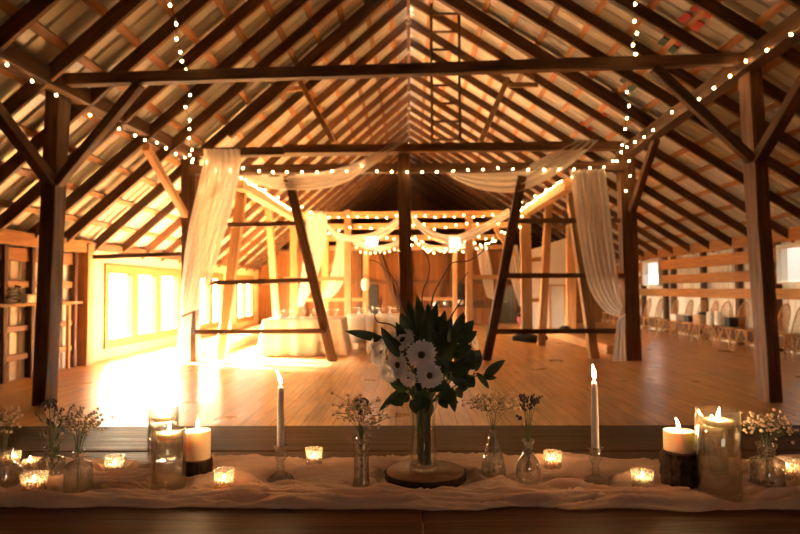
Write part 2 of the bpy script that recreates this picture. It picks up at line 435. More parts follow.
timber('corner_post', (XL + .06, YC + .02, 0), (XL + .06, YC + .02, EL - .1), .24, .2, M['timber_pale'], parent=wlo)
# plywood part with three window groups
wins = [(11.7, 15.35, 3), (16.85, 18.9, 2), (20.6, 22.6, 2)]
wz0, wz1 = .31, 1.69
wp = MB(); yy = YC
for (a, b, n) in wins:
    wp.box((XL - .12, yy, 0), (XL, a, EL + .15)); wp.box((XL - .12, a, 0), (XL, b, wz0)); wp.box((XL - .12, a, wz1), (XL, b, EL + .15)); yy = b
wp.box((XL - .12, yy, 0), (XL, YF, EL + .15))
o = wp.build('wall_left_panelled', M['ply']); tag(o, kind='structure'); o.name = 'wall_left_rear'
timber('top_plate', (XL + .05, YC, EL - .1), (XL + .05, YF, EL - .1), .1, .14, M['timber'], parent=o)
for i, (a, b, n) in enumerate(wins):
    fr = MB(); t = .07
    fr.box((XL - .13, a, wz0), (XL + .03, a + t, wz1)); fr.box((XL - .13, b - t, wz0), (XL + .03, b, wz1))
    fr.box((XL - .13, a + t, wz0), (XL + .03, b - t, wz0 + t)); fr.box((XL - .13, a + t, wz1 - t), (XL + .03, b - t, wz1))
    w = fr.build('window_%d' % (i + 1), M['wallplank'], loc=(XL, a, wz0)); tag(w, kind='structure')
    m = MB()
    for k in range(1, n):
        c = a + (b - a) * k / n; MB_ = m.box((XL - .12, c - .16, wz0 + t), (XL + .02, c + .16, wz1 - t))
    m.build('mullion', M['wallplank'], w, loc=(XL, a, wz0), world=True)
    MB().box((XL - .085, a + t, wz0 + t), (XL - .08, b - t, wz1 - t)).build('pane', M['pane'], w, loc=(XL, a, wz0), world=True)
    c = MB()
    c.box((XL, a - .1, wz1), (XL + .035, b + .1, wz1 + .11)); c.box((XL, a - .1, wz0 - .11), (XL + .035, b + .1, wz0))
    c.box((XL, a - .1, wz0), (XL + .035, a, wz1)); c.box((XL, b, wz0), (XL + .035, b + .1, wz1))
    c.build('casing', M['wallplank'], w, loc=(XL, a, wz0), world=True)

# right wall: siding, posts, boards
rw = MB(); RWIN = [(11.15, 12.55), (18.45, 19.75)]; rz0, rz1 = 1.36, 2.14
def sid(t, h, z0, z1): return (Vector((XR + .16 + h, t, z0)), Vector((XR + .16 + h, t, z1)))
yy = YN
for (a, b) in RWIN + [(YF, YF)]:
    rw.grid(sheet_rows(yy, a, lambda t, h: sid(t, h, 0, ER + .1)), False)
    if b > a:
        rw.grid(sheet_rows(a, b, lambda t, h: sid(t, h, 0, rz0)), False); rw.grid(sheet_rows(a, b, lambda t, h: sid(t, h, rz1, ER + .1)), False)
    yy = b
rwo = rw.build('wall_right', M['siding']); tag(rwo, kind='structure')
for yy in (-1, 1, 3, 5, 7, 9, 10.8, 12.75, 14.2, 15.9, 17.7, 18.25, 19.95, 21.5, 23.2):
    timber('wall_post', (XR + .09, yy, 0), (XR + .09, yy, ER - .05), .12, .16, M['rafter'], parent=rwo)
def rboard(z0, z1, cut):
    segs = []; yy = YN
    for (a, b) in (RWIN if cut else []): segs.append((yy, a - .06)); yy = b + .06
    segs.append((yy, YF))
    for a, b in segs:
        timber('wall_plank', (XR, a, (z0 + z1) / 2), (XR, b, (z0 + z1) / 2), .04, z1 - z0, M['timber' if z1 < .6 else 'wallplank'], parent=rwo, jit=.006, bev=.004)
for z0, z1, cut in ((2.18, 2.44, 0), (1.81, 2.09, 1), (1.42, 1.66, 1), (1.05, 1.27, 0), (.12, .40, 0)): rboard(z0, z1, cut)
for i, (a, b) in enumerate(RWIN):
    fr = MB(); t = .05
    fr.box((XR - .03, a, rz0), (XR + .17, a + t, rz1)); fr.box((XR - .03, b - t, rz0), (XR + .17, b, rz1))
    fr.box((XR - .03, a + t, rz0), (XR + .17, b - t, rz0 + t)); fr.box((XR - .03, a + t, rz1 - t), (XR + .17, b - t, rz1))
    w = fr.build('window_%d' % (i + 4), M['white'], loc=(XR, a, rz0)); tag(w, kind='structure')
    MB().box((XR + .14, a + t, rz0 + t), (XR + .145, b - t, rz1 - t)).build('pane', M['pane'], w, loc=(XR, a, rz0), world=True)
    # slatted blind hanging inside the frame
    s = MB(); z = rz0 + .07 if i == 0 else rz0 + .36
    while z < rz1 - .07:
        s.add([(XR + .03, a + t, z), (XR + .03, b - t, z), (XR + .052, b - t, z + .026), (XR + .052, a + t, z + .026)], [(0, 1, 2, 3)]); z += .034
    bl = s.build('window_blind', M['white'], loc=(XR + .04, (a + b) / 2, rz0))
    tag(bl, ('white slatted blind in the window of the right wall nearest the camera', 'white slatted blind half raised in the small far window of the right wall')[i], 'blind')
    MB().box((XR + .02, a + t, rz1 - .085), (XR + .06, b - t, rz1 - .055)).build('head_rail', M['white'], bl, loc=(XR + .04, (a + b) / 2, rz0), world=True)

# boarded partition across the barn and the far gable
def prism_wall(name, pts, y0, y1, mat):
    n = len(pts); vs = [(x, y0, z) for x, z in pts] + [(x, y1, z) for x, z in pts]
    o = MB().add(vs, [tuple(range(n)), tuple(reversed(range(n, 2 * n)))] + [(i, (i + 1) % n, (i + 1) % n + n, i + n) for i in range(n)]).build(name, mat)
    return tag(o, kind='structure')
pts = [(XL - .12, 0), (XR + .2, 0), (XR + .2, roof(XR)), (0, RZ), (XL - .12, roof(XL))]
PH = 2.78
gw = prism_wall('wall_far', [(XL, 0), (XR, 0), (XR, ER - .15), ((RZ - PH - .2) / SR, PH), (-(RZ - PH - .2) / SL, PH), (XL, EL - .15)], YP, YP + .1, M['barnboard'])
prism_wall('wall_gable', pts, YF, YF + .12, M['barnboard'])
for zz in (1.55, 2.75):
    timber('girt', (XL, YP - .07, zz), (XR, YP - .07, zz), .12, .13, M['timber'], parent=gw)
for x in (-4, -1.9, 0, 1.6, 4):
    timber('gable_post', (x, YP - .09, 0), (x, YP - .09, PH), .16, .16, M['timber'], parent=gw)
timber('gable_brace', P(378, 250, YP - .12), P(399, 312, YP - .12), .14, .1, M['timber'], parent=gw)
timber('gable_brace', P(450, 256, YP - .12), P(436, 303, YP - .12), .14, .1, M['timber'], parent=gw)
def doorbox(name, px0, px1, py0, py1, d, mat, z0=None):
    a = P(px0, py1, d); b = P(px1, py0, d)
    o = MB().box((a.x, d - .06, 0 if z0 is None else z0), (b.x, d, b.z)).build(name, mat, loc=(a.x, d, 0)); return o
for k, (a, b, c, dd, mt) in enumerate(((366, 378, 283, 320, 'black'), (457, 465, 283, 306, 'black'), (500, 519, 286, 326, 'grey_door'))):
    o = doorbox('door_%d' % (k + 1), a, b, c, dd, YP - .03, M[mt]); tag(o, kind='structure'); bevel(o, .01)
    if k == 2:
        MB().ball((.2, -.09, .8), .04).build('door_handle', M['metal'], o)
# near wall behind the camera
pts2 = [(x, z) for x, z in pts]
NW = (-.3, 1.1, 1.35, 1.9)   # unseen opening added in the near wall for front fill: x0, x1, z0, z1
g = MB()
zl = lambda x: roof(x)
x0, x1, z0, z1 = NW
for y_, rev in ((YN - .12, False), (YN, True)):
    polys = [[(XL - .12, 0), (x0, 0), (x0, roof(x0)), (XL - .12, roof(XL))], [(x1, 0), (XR + .2, 0), (XR + .2, roof(XR)), (x1, roof(x1))],
             [(x0, 0), (x1, 0), (x1, z0), (x0, z0)], [(x0, z1), (x1, z1), (x1, roof(x1)), (0, RZ), (x0, roof(x0))]]
    for p_ in polys: g.add([(x, y_, z) for x, z in p_], [tuple(range(len(p_)))])
for (a_, b_) in (((x0, z0), (x1, z0)), ((x1, z0), (x1, z1)), ((x1, z1), (x0, z1)), ((x0, z1), (x0, z0))):
    g.add([(a_[0], YN - .12, a_[1]), (b_[0], YN - .12, b_[1]), (b_[0], YN, b_[1]), (a_[0], YN, a_[1])], [(0, 1, 2, 3)])
tag(g.build('wall_near', M['barnboard']), kind='structure')
# white partition in the far right corner
a = P(531, 327, 20.7); b = P(567, 327, 20.7); z0 = P(531, 250, 20.7).z; z1 = P(567, 238, 20.7).z
g = MB().add([(a.x, 20.7, 0), (b.x, 20.7, 0), (b.x, 20.7, z1), (a.x, 20.7, z0), (a.x, 20.8, 0), (b.x, 20.8, 0), (b.x, 20.8, z1), (a.x, 20.8, z0)],
             [(0, 1, 2, 3), (7, 6, 5, 4), (0, 4, 5, 1), (1, 5, 6, 2), (2, 6, 7, 3), (3, 7, 4, 0)])
tag(g.build('wall_partition', M['white']), kind='structure')
dl = P(551, 327, 20.66); dr = P(564, 286, 20.66)
o = MB().box((dl.x, 20.64, 0), (dr.x, 20.69, dr.z)).build('door_4', M['white'], loc=(dl.x, 20.66, 0)); tag(o, kind='structure')
fr = MB(); w_ = dr.x - dl.x
fr.box((-.05, -.04, 0), (0, .03, dr.z + .05)); fr.box((w_, -.04, 0), (w_ + .05, .03, dr.z + .05)); fr.box((0, -.04, dr.z), (w_, .03, dr.z + .05))
fr.build('door_frame', M['timber_pale'], o)

# ------------------------------------------------------------------ timber frame
D1, D2, D3, D4 = 6.95, 11.05, 15.2, 19.3
def at_floor(px, py): p = T(px, py, 0); return p
# plates
lp = [(-3.98, 6.9, 3.52), (-3.92, 11.05, 3.6)]
def line(p, q, y): p = Vector(p); q = Vector(q); return p + (q - p) * ((y - p.y) / (q.y - p.y))
LA, LB = P(60, 85, 6.95), P(188, 154, 11.05)
RA, RB = P(748, 63, 7.1), P(630, 150, 11.05)
timber('purlin_plate', line(LA, LB, 2.0), line(LA, LB, 11.2), .2, .2, M['timber'], 'long beam strung with bulbs running along the left posts', 'beam')
timber('purlin_plate', line(RA, RB, 2.0), line(RA, RB, 11.2), .2, .2, M['timber'], 'long beam strung with bulbs running along the right posts', 'beam')
# first bent
lb = T(40, 406, 0); lt = P(53, 88, 6.95)
timber('timber_post', (lb.x - .02, lb.y + .12, 0), lt + Vector((0, .12, .1)), .16, .25, M['timber'], 'square timber post at the left, nearest the camera', 'post')
rb = T(776, 403, 0); rt = P(752, 66, 7.1)
timber('timber_post', (rb.x, rb.y + .12, 0), rt + Vector((.03, .12, .1)), .15, .26, M['timber'], 'square timber post at the right, nearest the camera', 'post')
timber('crossbeam', P(56, 81, 6.95), P(748, 59.5, 7.05), .13, .125, M['timber'], 'long bare crossbeam spanning between the two nearest posts', 'beam', kind='thing')
timber('knee_brace', P(57, 184, 7.0), P(140, 84, 6.95), .1, .13, M['timber'], 'brace from the near left post up to the first crossbeam', 'brace')
timber('knee_brace', P(752, 160, 7.1), P(654, 68, 7.02), .1, .11, M['timber'], 'brace from the near right post up to the first crossbeam', 'brace')
timber('knee_brace', P(50, 180, 6.95), line(LA, LB, 5.0) + Vector((0, 0, -.05)), .12, .12, M['timber'], 'brace leaning from the near left post toward the camera', 'brace')
timber('knee_brace', P(758, 160, 7.1), line(RA, RB, 5.3) + Vector((0, 0, -.05)), .12, .12, M['timber'], 'brace leaning from the near right post toward the camera', 'brace')
timber('knee_brace', P(185, 215, 11.0), P(146, 147, 9.3), .11, .12, M['timber_pale'], 'brace from the left bulb beam down to the left draped post', 'brace')
timber('knee_brace', P(632, 211, 11.0), P(656, 138, 10.0), .11, .12, M['timber'], 'brace from the right bulb beam down to the right draped post', 'brace')
# second bent (the draped frame)
timber('timber_post', T(189, 362, 0) + Vector((0, .1, 0)), P(190, 150, D2 + .1), .26, .24, M['timber'], 'timber post at the left end of the draped frame', 'post')
timber('timber_post', T(634, 361, 0) + Vector((0, .1, 0)), P(625, 150, D2 + .1), .27, .24, M['timber'], 'timber post at the right end of the draped frame', 'post')
timber('timber_post', Vector((P(406, 300, D2).x, D2, 0)), P(404, 150, D2), .22, .2, M['timber'], 'middle post of the draped frame behind the bouquet', 'post')
timber('crossbeam', P(192, 153, D2), P(404, 150, D2 - .02), .2, .15, M['timber'], 'left half of the draped frame\'s top beam', 'beam', kind='thing')
timber('crossbeam', P(284, 149.5, D2 - .2), P(622, 146, D2 - .2), .16, .15, M['timber'], 'upper beam of the draped frame running on to the right post', 'beam', kind='thing')
timber('crossbeam', P(190, 170.5, D2), P(626, 166.5, D2), .18, .16, M['timber'], 'lower beam of the draped frame hung with a row of bulbs', 'beam', kind='thing')
timber('slanted_strut', P(288, 176, D2 - .02), T(333, 361, 0) + Vector((0, -.05, 0)), .16, .15, M['timber'], 'slanted strut in the left half of the draped frame', 'strut')
timber('slanted_strut', P(522, 176, D2 - .02), T(486, 360, 0) + Vector((0, -.05, 0)), .16, .15, M['timber'], 'slanted strut in the right half of the draped frame', 'strut')
for (x0, y0, x1, y1, lab) in ((228, 225, 298, 223.5, 'top rail between left post and left slanted strut'), (204, 283, 312, 280, 'middle rail between left post and left slanted strut'),
                              (194, 332, 325, 331, 'bottom rail between left post and left slanted strut'), (514, 221, 620, 220.5, 'top rail between right slanted strut and right post'),
                              (503, 275.5, 624, 275.5, 'middle rail between right slanted strut and right post'), (492, 331.5, 626, 331, 'bottom rail between right slanted strut and right post')):
    timber('frame_rail', P(x0, y0, D2 + .06), P(x1, y1, D2 + .06), .07, .085, M['rafter'], 'thin dark ' + lab, 'rail', 'rails of the draped frame', bev=.004)
timber('aisle_tie', P(90, 257, 10.85), P(181, 254, D2), .08, .08, M['timber'], 'slim tie pole from the left wall corner to the draped frame', 'beam')
# struts up to the rafters above the draped frame
timber('slanted_strut', P(299, 80, D2 + .4), P(334, 143, D2 + .1), .1, .1, M['timber_pale'], 'short pale strut rising to the left rafters above the draped frame', 'strut')
timber('slanted_strut', P(508, 78, D2 + .4), P(480, 143, D2 + .1), .1, .1, M['timber_pale'], 'short pale strut rising to the right rafters above the draped frame', 'strut')
timber('strut_tie', P(268, 91, D2 + .5), P(303, 88, D2 + .4), .05, .09, M['timber_pale'], 'small pale tie at the head of the left roof strut', 'beam')
timber('strut_tie', P(508, 85, D2 + .4), P(538, 85, D2 + .5), .05, .09, M['timber_pale'], 'small pale tie at the head of the right roof strut', 'beam')
# plates of the rear half
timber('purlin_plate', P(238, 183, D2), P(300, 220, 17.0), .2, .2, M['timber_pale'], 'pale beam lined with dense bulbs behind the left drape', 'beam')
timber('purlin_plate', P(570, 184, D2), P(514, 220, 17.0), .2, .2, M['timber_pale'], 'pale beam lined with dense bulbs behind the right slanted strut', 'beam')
# rear posts
rear = [((242, 190), (221, 345), 11.6, .17, 0, 'canted post behind the left drape'), ((268, 203), (279, 340), 14.2, .14, 0, 'post leaning right behind the left rails'),
        ((294, 216), (294, 336), 17.0, .19, 0, 'upright post beside the left slanted strut'), ((325, 235), (325, 331), 19.3, .21, 0, 'far upright post left of the tied drapes'),
        ((348, 210), (348, 342), 15.2, .17, 0, 'upright pale post at the left of the laid tables'), ((366, 238), (366, 331), 19.3, .16, 0, 'thin pale post carrying the round lantern'),
        ((570, 190), (594, 350), 11.6, .16, 0, 'canted post behind the right drape'), ((549, 198), (541, 330), 14.2, .16, 0, 'post leaning left behind the right rails'),
        ((525, 216), (527, 342), 15.2, .25, 0, 'thick upright post right of the right slanted strut'), ((571, 225), (571, 331), 19.3, .28, 0, 'upright post beside the white partition'),
        ((469, 214), (469, 342), 15.2, .16, 0, 'pale upright post right of the bouquet'), ((455, 244), (455, 331), 19.3, .13, 0, 'thin far post under the bright lamp box')]
for (tp, bp, d, w, zb, lab) in rear:
    b_ = P(bp[0], bp[1], d); t_ = P(tp[0], tp[1], d); b_.z = zb
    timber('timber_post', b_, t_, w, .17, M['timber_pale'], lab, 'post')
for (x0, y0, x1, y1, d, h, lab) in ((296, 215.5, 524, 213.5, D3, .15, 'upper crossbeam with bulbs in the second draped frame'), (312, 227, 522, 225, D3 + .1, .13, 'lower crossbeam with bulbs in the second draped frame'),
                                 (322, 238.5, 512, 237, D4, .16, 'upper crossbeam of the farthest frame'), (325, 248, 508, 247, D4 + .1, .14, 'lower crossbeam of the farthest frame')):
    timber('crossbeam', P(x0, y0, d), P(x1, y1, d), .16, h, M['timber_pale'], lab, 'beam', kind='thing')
for (x0, y0, x1, y1, d, lab) in ((284, 279, 348, 279, D3, 'middle rail at the left of the second frame'), (300, 300, 366, 299.5, D4 - .4, 'low rail between far left posts'), (466, 277, 529, 277, D3, 'middle rail at the right of the second frame'),
                                 (420, 299, 456, 299, D4, 'low rail between the far middle posts'), (527, 261, 545, 258, D3, 'short pale rail beside the thick right post'), (527, 300, 545, 300, D3, 'short low rail beside the thick right post')):
    timber('frame_rail', P(x0, y0, d), P(x1, y1, d), .08, .1, M['timber_pale'], lab, 'rail', bev=.004)
timber('knee_brace', P(514, 256, D3), P(495, 228, D3), .1, .12, M['timber_pale'], 'small brace under the second frame at the right', 'brace')
timber('knee_brace', P(326, 272, D4), P(345, 250, D4), .1, .12, M['timber_pale'], 'small far brace left of the tied drapes', 'brace')
# sills on the floor
a, b = T(199, 359, 0), T(262, 337, 0)
timber('floor_sill', a + Vector((0, .2, .08)), b + Vector((0, 0, .08)), .2, .16, M['timber_pale'], 'low pale sill timber lying on the floor behind the left drape', 'beam')
a, b = T(618, 356, 0), T(548, 334, 0)
timber('floor_sill', a + Vector((0, .3, .09)), b + Vector((0, 0, .09)), .24, .18, M['timber_pale'], 'low pale sill timber lying on the floor at the right', 'beam')

# ladder hanging in the roof
d = D2 + .3
la = P(432, 143, d); ra = P(460, 142, d); topz = la.z + 2.6
ld = empty('wooden_ladder', (la.x, d, la.z), 'dark wooden ladder standing upright on the draped frame under the ridge', 'ladder')
timber('ladder_rail', la, (la.x, d, topz), .05, .05, M['rafter'], parent=ld); timber('ladder_rail', ra, (ra.x, d, topz), .05, .05, M['rafter'], parent=ld)
for k in range(8):
    z = la.z + .06 + .335 * k
    timber('rung', (la.x, d, z), (ra.x, d, z), .035, .04, M['rafter'], parent=ld, bev=.003)
# hay track under the ridge with steel hangers
ht = empty('hay_track', (0, 4, RZ - .35), 'dark hay track rail with steel hangers under the roof ridge', 'rail')
timber('track_rail', (0, 2, RZ - .42), (0, 22.5, RZ - .42), .07, .09, M['rafter'], parent=ht)
for k in range(9):
    yy = 8.0 + k * 1.5
    MB().box((-.05, yy - .03, RZ - .5), (.05, yy + .03, RZ - .44)).tube([(0, yy, RZ - .44), (0, yy, RZ - .2)], .02).build('hanger', M['metal'], ht, loc=ht.location, world=True)
# rope hanging at the ridge
# ------------------------------------------------------------------ drapes
def edge_interp(pts, t):
    k = t * (len(pts) - 1); i = min(int(k), len(pts) - 2); u = k - i
    p0 = pts[max(i - 1, 0)]; p1 = pts[i]; p2 = pts[i + 1]; p3 = pts[min(i + 2, len(pts) - 1)]
    return tuple(.5 * (2 * b + (c - a) * u + (2 * a - 5 * b + 4 * c - d_) * u * u + (-a + 3 * b - 3 * c + d_) * u ** 3) for a, b, c, d_ in zip(p0, p1, p2, p3))
def drape(name, e1, e2, nfold, amp, label, nr=26, nc=40, mat='sheer', group=None, seed=0):
    """cloth between two edges of (px, py, depth); folds run along the edges"""
    rows = []
    for i in range(nr + 1):
        t = i / nr; a = P(*edge_interp(e1, t)); b = P(*edge_interp(e2, t))
        w = (b - a); row = []
        nrmv = Vector((0, -1, 0)) if abs(w.x) > abs(w.y) else Vector((-1, 0, 0))
        for j in range(nc + 1):
            u = j / nc
            ph = nfold * 2 * PI * u + 1.3 * math.sin(3 * u + seed) + .5 * math.sin(2.2 * t + seed)
            f = math.sin(ph) + .4 * math.sin(2.3 * ph + seed)
            row.append(a + w * (u + .35 / nfold / 6 * math.cos(ph)) + nrmv * (amp * f * (.7 + .3 * math.sin(t * 4 + seed))))
        rows.append(row)
    o = MB().grid(rows).build(name, M[mat], loc=rows[0][0]); solidify(o, .003)
    return tag(o, label, 'drape', group)
G = 'sheer drapes on the timber frames'
drape('sheer_drape', [(203, 149, 10.8), (203, 165, 10.78), (196, 195, 10.8), (187, 240, 10.85), (181, 290, 10.85), (180, 316, 10.85)],
      [(240, 149, 10.8), (240, 168, 10.78), (234, 200, 10.8), (223, 240, 10.8), (208, 290, 10.82), (198, 309, 10.85)], 7, .05, 'sheer white drape gathered to the left post of the near frame', group=G)
drape('sheer_drape', [(181, 318, 10.88), (178, 335, 10.85), (174, 362, 10.8)], [(192, 313, 10.85), (190, 335, 10.8), (190, 362, 10.75)], 4, .03, 'loose tail of the left drape falling to the floor by the post', 12, 20, group=G, seed=2)
drape('sheer_drape', [(569, 170, 10.82), (573, 200, 10.8), (579, 240, 10.8), (588, 285, 10.8), (603, 310, 10.82), (619, 317, 10.86)],
      [(605, 169, 10.82), (609, 200, 10.8), (613, 240, 10.8), (617, 270, 10.82), (620, 292, 10.84), (623, 306, 10.86)], 7, .05, 'sheer white drape gathered to the right post of the near frame', group=G, seed=1)
drape('sheer_drape', [(618, 318, 10.9), (615, 335, 10.85), (612, 361, 10.8)], [(625, 314, 10.9), (625, 335, 10.85), (626, 361, 10.8)], 3, .03, 'loose tail of the right drape falling to the floor by the post', 12, 20, group=G, seed=3)
drape('sheer_swag', [(238, 170, 11.2), (262, 176, 11.15), (288, 176, 10.95), (330, 170, 10.85), (365, 158, 10.8), (397, 139, 10.75)],
      [(238, 178, 11.2), (262, 186, 11.15), (288, 190, 10.95), (335, 186, 10.85), (374, 165, 10.8), (402, 143, 10.75)], 3, .03, 'sheer white swag across the left half of the near frame', group=G, seed=4)
drape('sheer_swag', [(440, 166, 11.2), (463, 170, 11.2), (490, 170, 11.15), (520, 168, 11.0), (552, 152, 10.82), (577, 139, 10.75)],
      [(442, 170, 11.2), (463, 183, 11.2), (488, 191, 11.15), (520, 191, 11.0), (562, 171, 10.82), (599, 140, 10.75)], 3, .03, 'sheer white swag across the right half of the near frame', group=G, seed=5)
drape('sheer_drape', [(306, 211, 15.0), (305, 240, 15.0), (301, 275, 15.0), (297, 307, 15.0)], [(327, 211, 15.0), (326, 240, 15.0), (318, 275, 15.0), (303, 306, 15.0)], 5, .05, 'sheer drape falling left from the second frame', 16, 26, group=G, seed=6)
drape('sheer_drape', [(337, 238, 18.9), (334, 262, 18.9), (327, 285, 18.9), (320, 301, 18.9)], [(352, 238, 18.9), (349, 265, 18.9), (340, 288, 18.9), (324, 304, 18.9)], 4, .05, 'far sheer drape tied to the left of the pale post', 16, 22, group=G, seed=7)
drape('sheer_swag', [(322, 219, 14.95), (340, 233, 14.9), (365, 234, 14.9), (385, 226, 14.9), (400, 214, 14.95)], [(324, 226, 14.95), (340, 240, 14.9), (365, 242, 14.9), (387, 235, 14.9), (403, 221, 14.95)], 2.5, .03, 'white swag left of the middle post in the second frame', 20, 14, group=G, seed=8)
drape('sheer_swag', [(412, 214, 14.95), (428, 228, 14.9), (452, 235, 14.9), (480, 225, 14.9), (508, 208, 14.95)], [(412, 222, 14.95), (428, 237, 14.9), (452, 245, 14.9), (482, 234, 14.9), (512, 215, 14.95)], 2.5, .03, 'white swag right of the middle post in the second frame', 20, 14, group=G, seed=9)
drape('sheer_swag', [(352, 237, 19.0), (375, 245, 18.95), (390, 243, 18.95), (403, 235, 19.0)], [(352, 244, 19.0), (375, 251, 18.95), (390, 249, 18.95), (404, 241, 19.0)], 2, .03, 'farthest white swag left of the middle post', 14, 10, group=G, seed=10)
drape('sheer_swag', [(414, 236, 19.0), (428, 244, 18.95), (452, 247, 18.95), (474, 238, 19.0)], [(414, 243, 19.0), (428, 250, 18.95), (452, 252, 18.95), (476, 244, 19.0)], 2, .03, 'farthest white swag right of the middle post', 14, 10, group=G, seed=11)
drape('sheer_drape', [(477, 249, 18.9), (480, 270, 18.9), (487, 297, 18.9)], [(487, 247, 18.9), (492, 272, 18.9), (494, 300, 18.9)], 4, .04, 'narrow far drape just left of the right slanted strut', 14, 20, group=G, seed=12)
drape('sheer_drape', [(508, 247, 18.9), (510, 275, 18.9), (519, 306, 18.9)], [(517, 245, 18.9), (522, 275, 18.9), (524, 308, 18.9)], 4, .04, 'narrow far drape before the grey door', 14, 20, group=G, seed=13)

# ------------------------------------------------------------------ string lights
def resample(pts, n):
    P3 = [Vector(p) for p in pts]; ln = [0]
    for a, b in zip(P3, P3[1:]): ln.append(ln[-1] + (b - a).length)
    out = []
    for k in range(n):
        s = ln[-1] * k / max(1, n - 1); i = 0
        while i < len(ln) - 2 and ln[i + 1] < s: i += 1
        u = (s - ln[i]) / max(1e-6, ln[i + 1] - ln[i]); out.append(P3[i].lerp(P3[i + 1], min(1, u)))
    return out
BULB = {}
def string_lights(pts, label, r=.0128):
    pts = [Vector(p) for p in pts]
    root = empty('string_lights', pts[0], label, 'string lights', 'warm fairy light strings')
    wp_ = []
    for a, b in zip(pts, pts[1:]):
        wp_ += [a, a.lerp(b, .5) + Vector((0, 0, -.06 * (b - a).length))]
    wp_.append(pts[-1])
    MB().tube([p + Vector((0, 0, .03)) for p in wp_], .004, 4).build('wire', M['wire'], root, loc=pts[0], world=True)
    if r not in BULB:
        m = MB().lathe([(0, -r * 1.35), (r * .75, -r * .95), (r, -r * .2), (r * .8, r * .5), (r * .45, r * .95), (0, r * 1.05)], 8)
        o = m.build('bulb', M['bulb'], root); BULB[r] = o.data; first = True
        o.location = 0 * pts[0]
        rest = pts[1:]
    else: rest = pts
    for p in rest:
        o = bpy.data.objects.new('bulb', BULB[r]); COL.objects.link(o); o.parent = root
        o.location = p - root.location; o.rotation_euler = (random.uniform(-.5, .5), random.uniform(-.5, .5), 0)
def px_line(lst, fd): return [P(x, y, fd(x, y)) for x, y in lst]
string_lights(px_line([(-20, 48), (7, 64.5), (32, 81), (56, 95), (90, 115), (119, 129), (135, 135.5), (145, 140), (157, 142.5), (166, 148), (176, 154), (185, 157.5)],
              lambda x, y: 3.83 * F / (411 - x)), 'string of warm bulbs along the long left beam')
string_lights(px_line([(815, 22), (791, 34.5), (767, 50), (746, 61), (730, 76), (714, 88), (699, 99), (672, 112), (653, 130), (644, 137), (635, 142), (627, 147)],
              lambda x, y: 3.72 * F / (x - 409)), 'string of warm bulbs along the long right beam')
ds = lambda x, y: 6.2 + max(0, (y - 40)) / 120 * 4.6 if y > 40 else 6.2 - (40 - y) * .012
string_lights(px_line([(167, -12), (170, 5), (176, 24), (176.5, 39), (180.5, 52), (182, 61), (186, 70), (190, 95), (185.5, 107), (189.5, 120), (189.5, 129), (189, 138), (192, 150), (190, 155), (193, 159), (192, 162)],
              lambda x, y: min(10.85, ds(x, y))), 'bulb strand hanging down to the left draped post')
string_lights(px_line([(637, -14), (635, 4), (634.5, 21), (637, 33), (633, 45), (635.5, 54), (627, 92), (629, 106), (627, 118), (625, 129), (622, 145), (621, 152), (617, 161), (629, 161), (630, 176), (626, 191)],
              lambda x, y: min(10.85, ds(x, y))), 'bulb strand hanging down to the right draped post')
string_lights(px_line([(207, 162), (216, 171), (230, 171), (243, 168), (259, 171), (273, 172), (287, 172), (302, 172), (317, 172), (332, 171), (347, 171), (362, 166), (377, 171), (392, 171.5), (407, 172), (422, 172), (437, 172),
                       (453, 171), (468, 170), (483, 169.5), (498, 168), (513, 169), (528, 170), (544, 170), (559, 170), (574, 169), (590, 168), (604, 167), (613, 161)], lambda x, y: 10.86), 'row of bulbs on the lower beam of the near draped frame')
def even(x0, y0, d0, x1, y1, d1, n, jy=0, sag=0):
    a = P(x0, y0, d0); b = P(x1, y1, d1); rnd = random.Random(int(x0 * 7 + y1))
    return [a.lerp(b, k / (n - 1)) + Vector((0, 0, rnd.uniform(-jy, jy) - sag * 4 * (k / (n - 1)) * (1 - k / (n - 1)))) for k in range(n)]
string_lights([p + Vector((.135, 0, .03)) for p in even(238, 182, 10.9, 299, 219, 16.8, 26, .02)], 'dense bulbs along the rear left beam behind the drape')
string_lights([p + Vector((-.135, 0, .03)) for p in even(569, 183, 10.9, 516, 218, 16.8, 22, .02)], 'dense bulbs along the rear right beam behind the strut')
string_lights(px_line([(572, 177), (559, 182), (546, 190), (535, 196), (522, 202), (512, 208)], lambda x, y: 11 + (572 - x) * .06), 'loose strand of bulbs hanging above the rear right beam')
string_lights(px_line([(241, 178), (250, 181), (265, 190), (278, 197), (302, 207), (311, 212)], lambda x, y: 11 + (x - 241) * .055), 'loose strand of bulbs hanging above the rear left beam')
string_lights(even(300, 217.5, 15.05, 522, 215.5, 15.05, 24, .03), 'row of bulbs on the upper beam of the second frame')
string_lights(even(318, 228, 15.1, 520, 226, 15.1, 20, .07), 'row of bulbs on the lower beam of the second frame')
string_lights(even(326, 232, 16.8, 350, 240, 18.8, 10, .06) + even(352, 240, 18.95, 500, 239, 18.95, 22, .08), 'far row of bulbs high on the farthest frame')
string_lights(even(356, 249, 19.05, 404, 249, 19.05, 11, .06, .1) + even(412, 246, 19.05, 482, 247, 19.05, 14, .1, .1), 'lowest far row of bulbs on the farthest frame')
string_lights(even(412, 240, 17, 434, 253, 17, 7, .06) + even(440, 252, 17, 486, 244, 17, 9, .1), 'short far cluster of bulbs right of the middle post')
string_lights(even(486, 246, 16, 508, 227, 15.3, 8, .1), 'short strand of bulbs climbing at the right of the second frame')

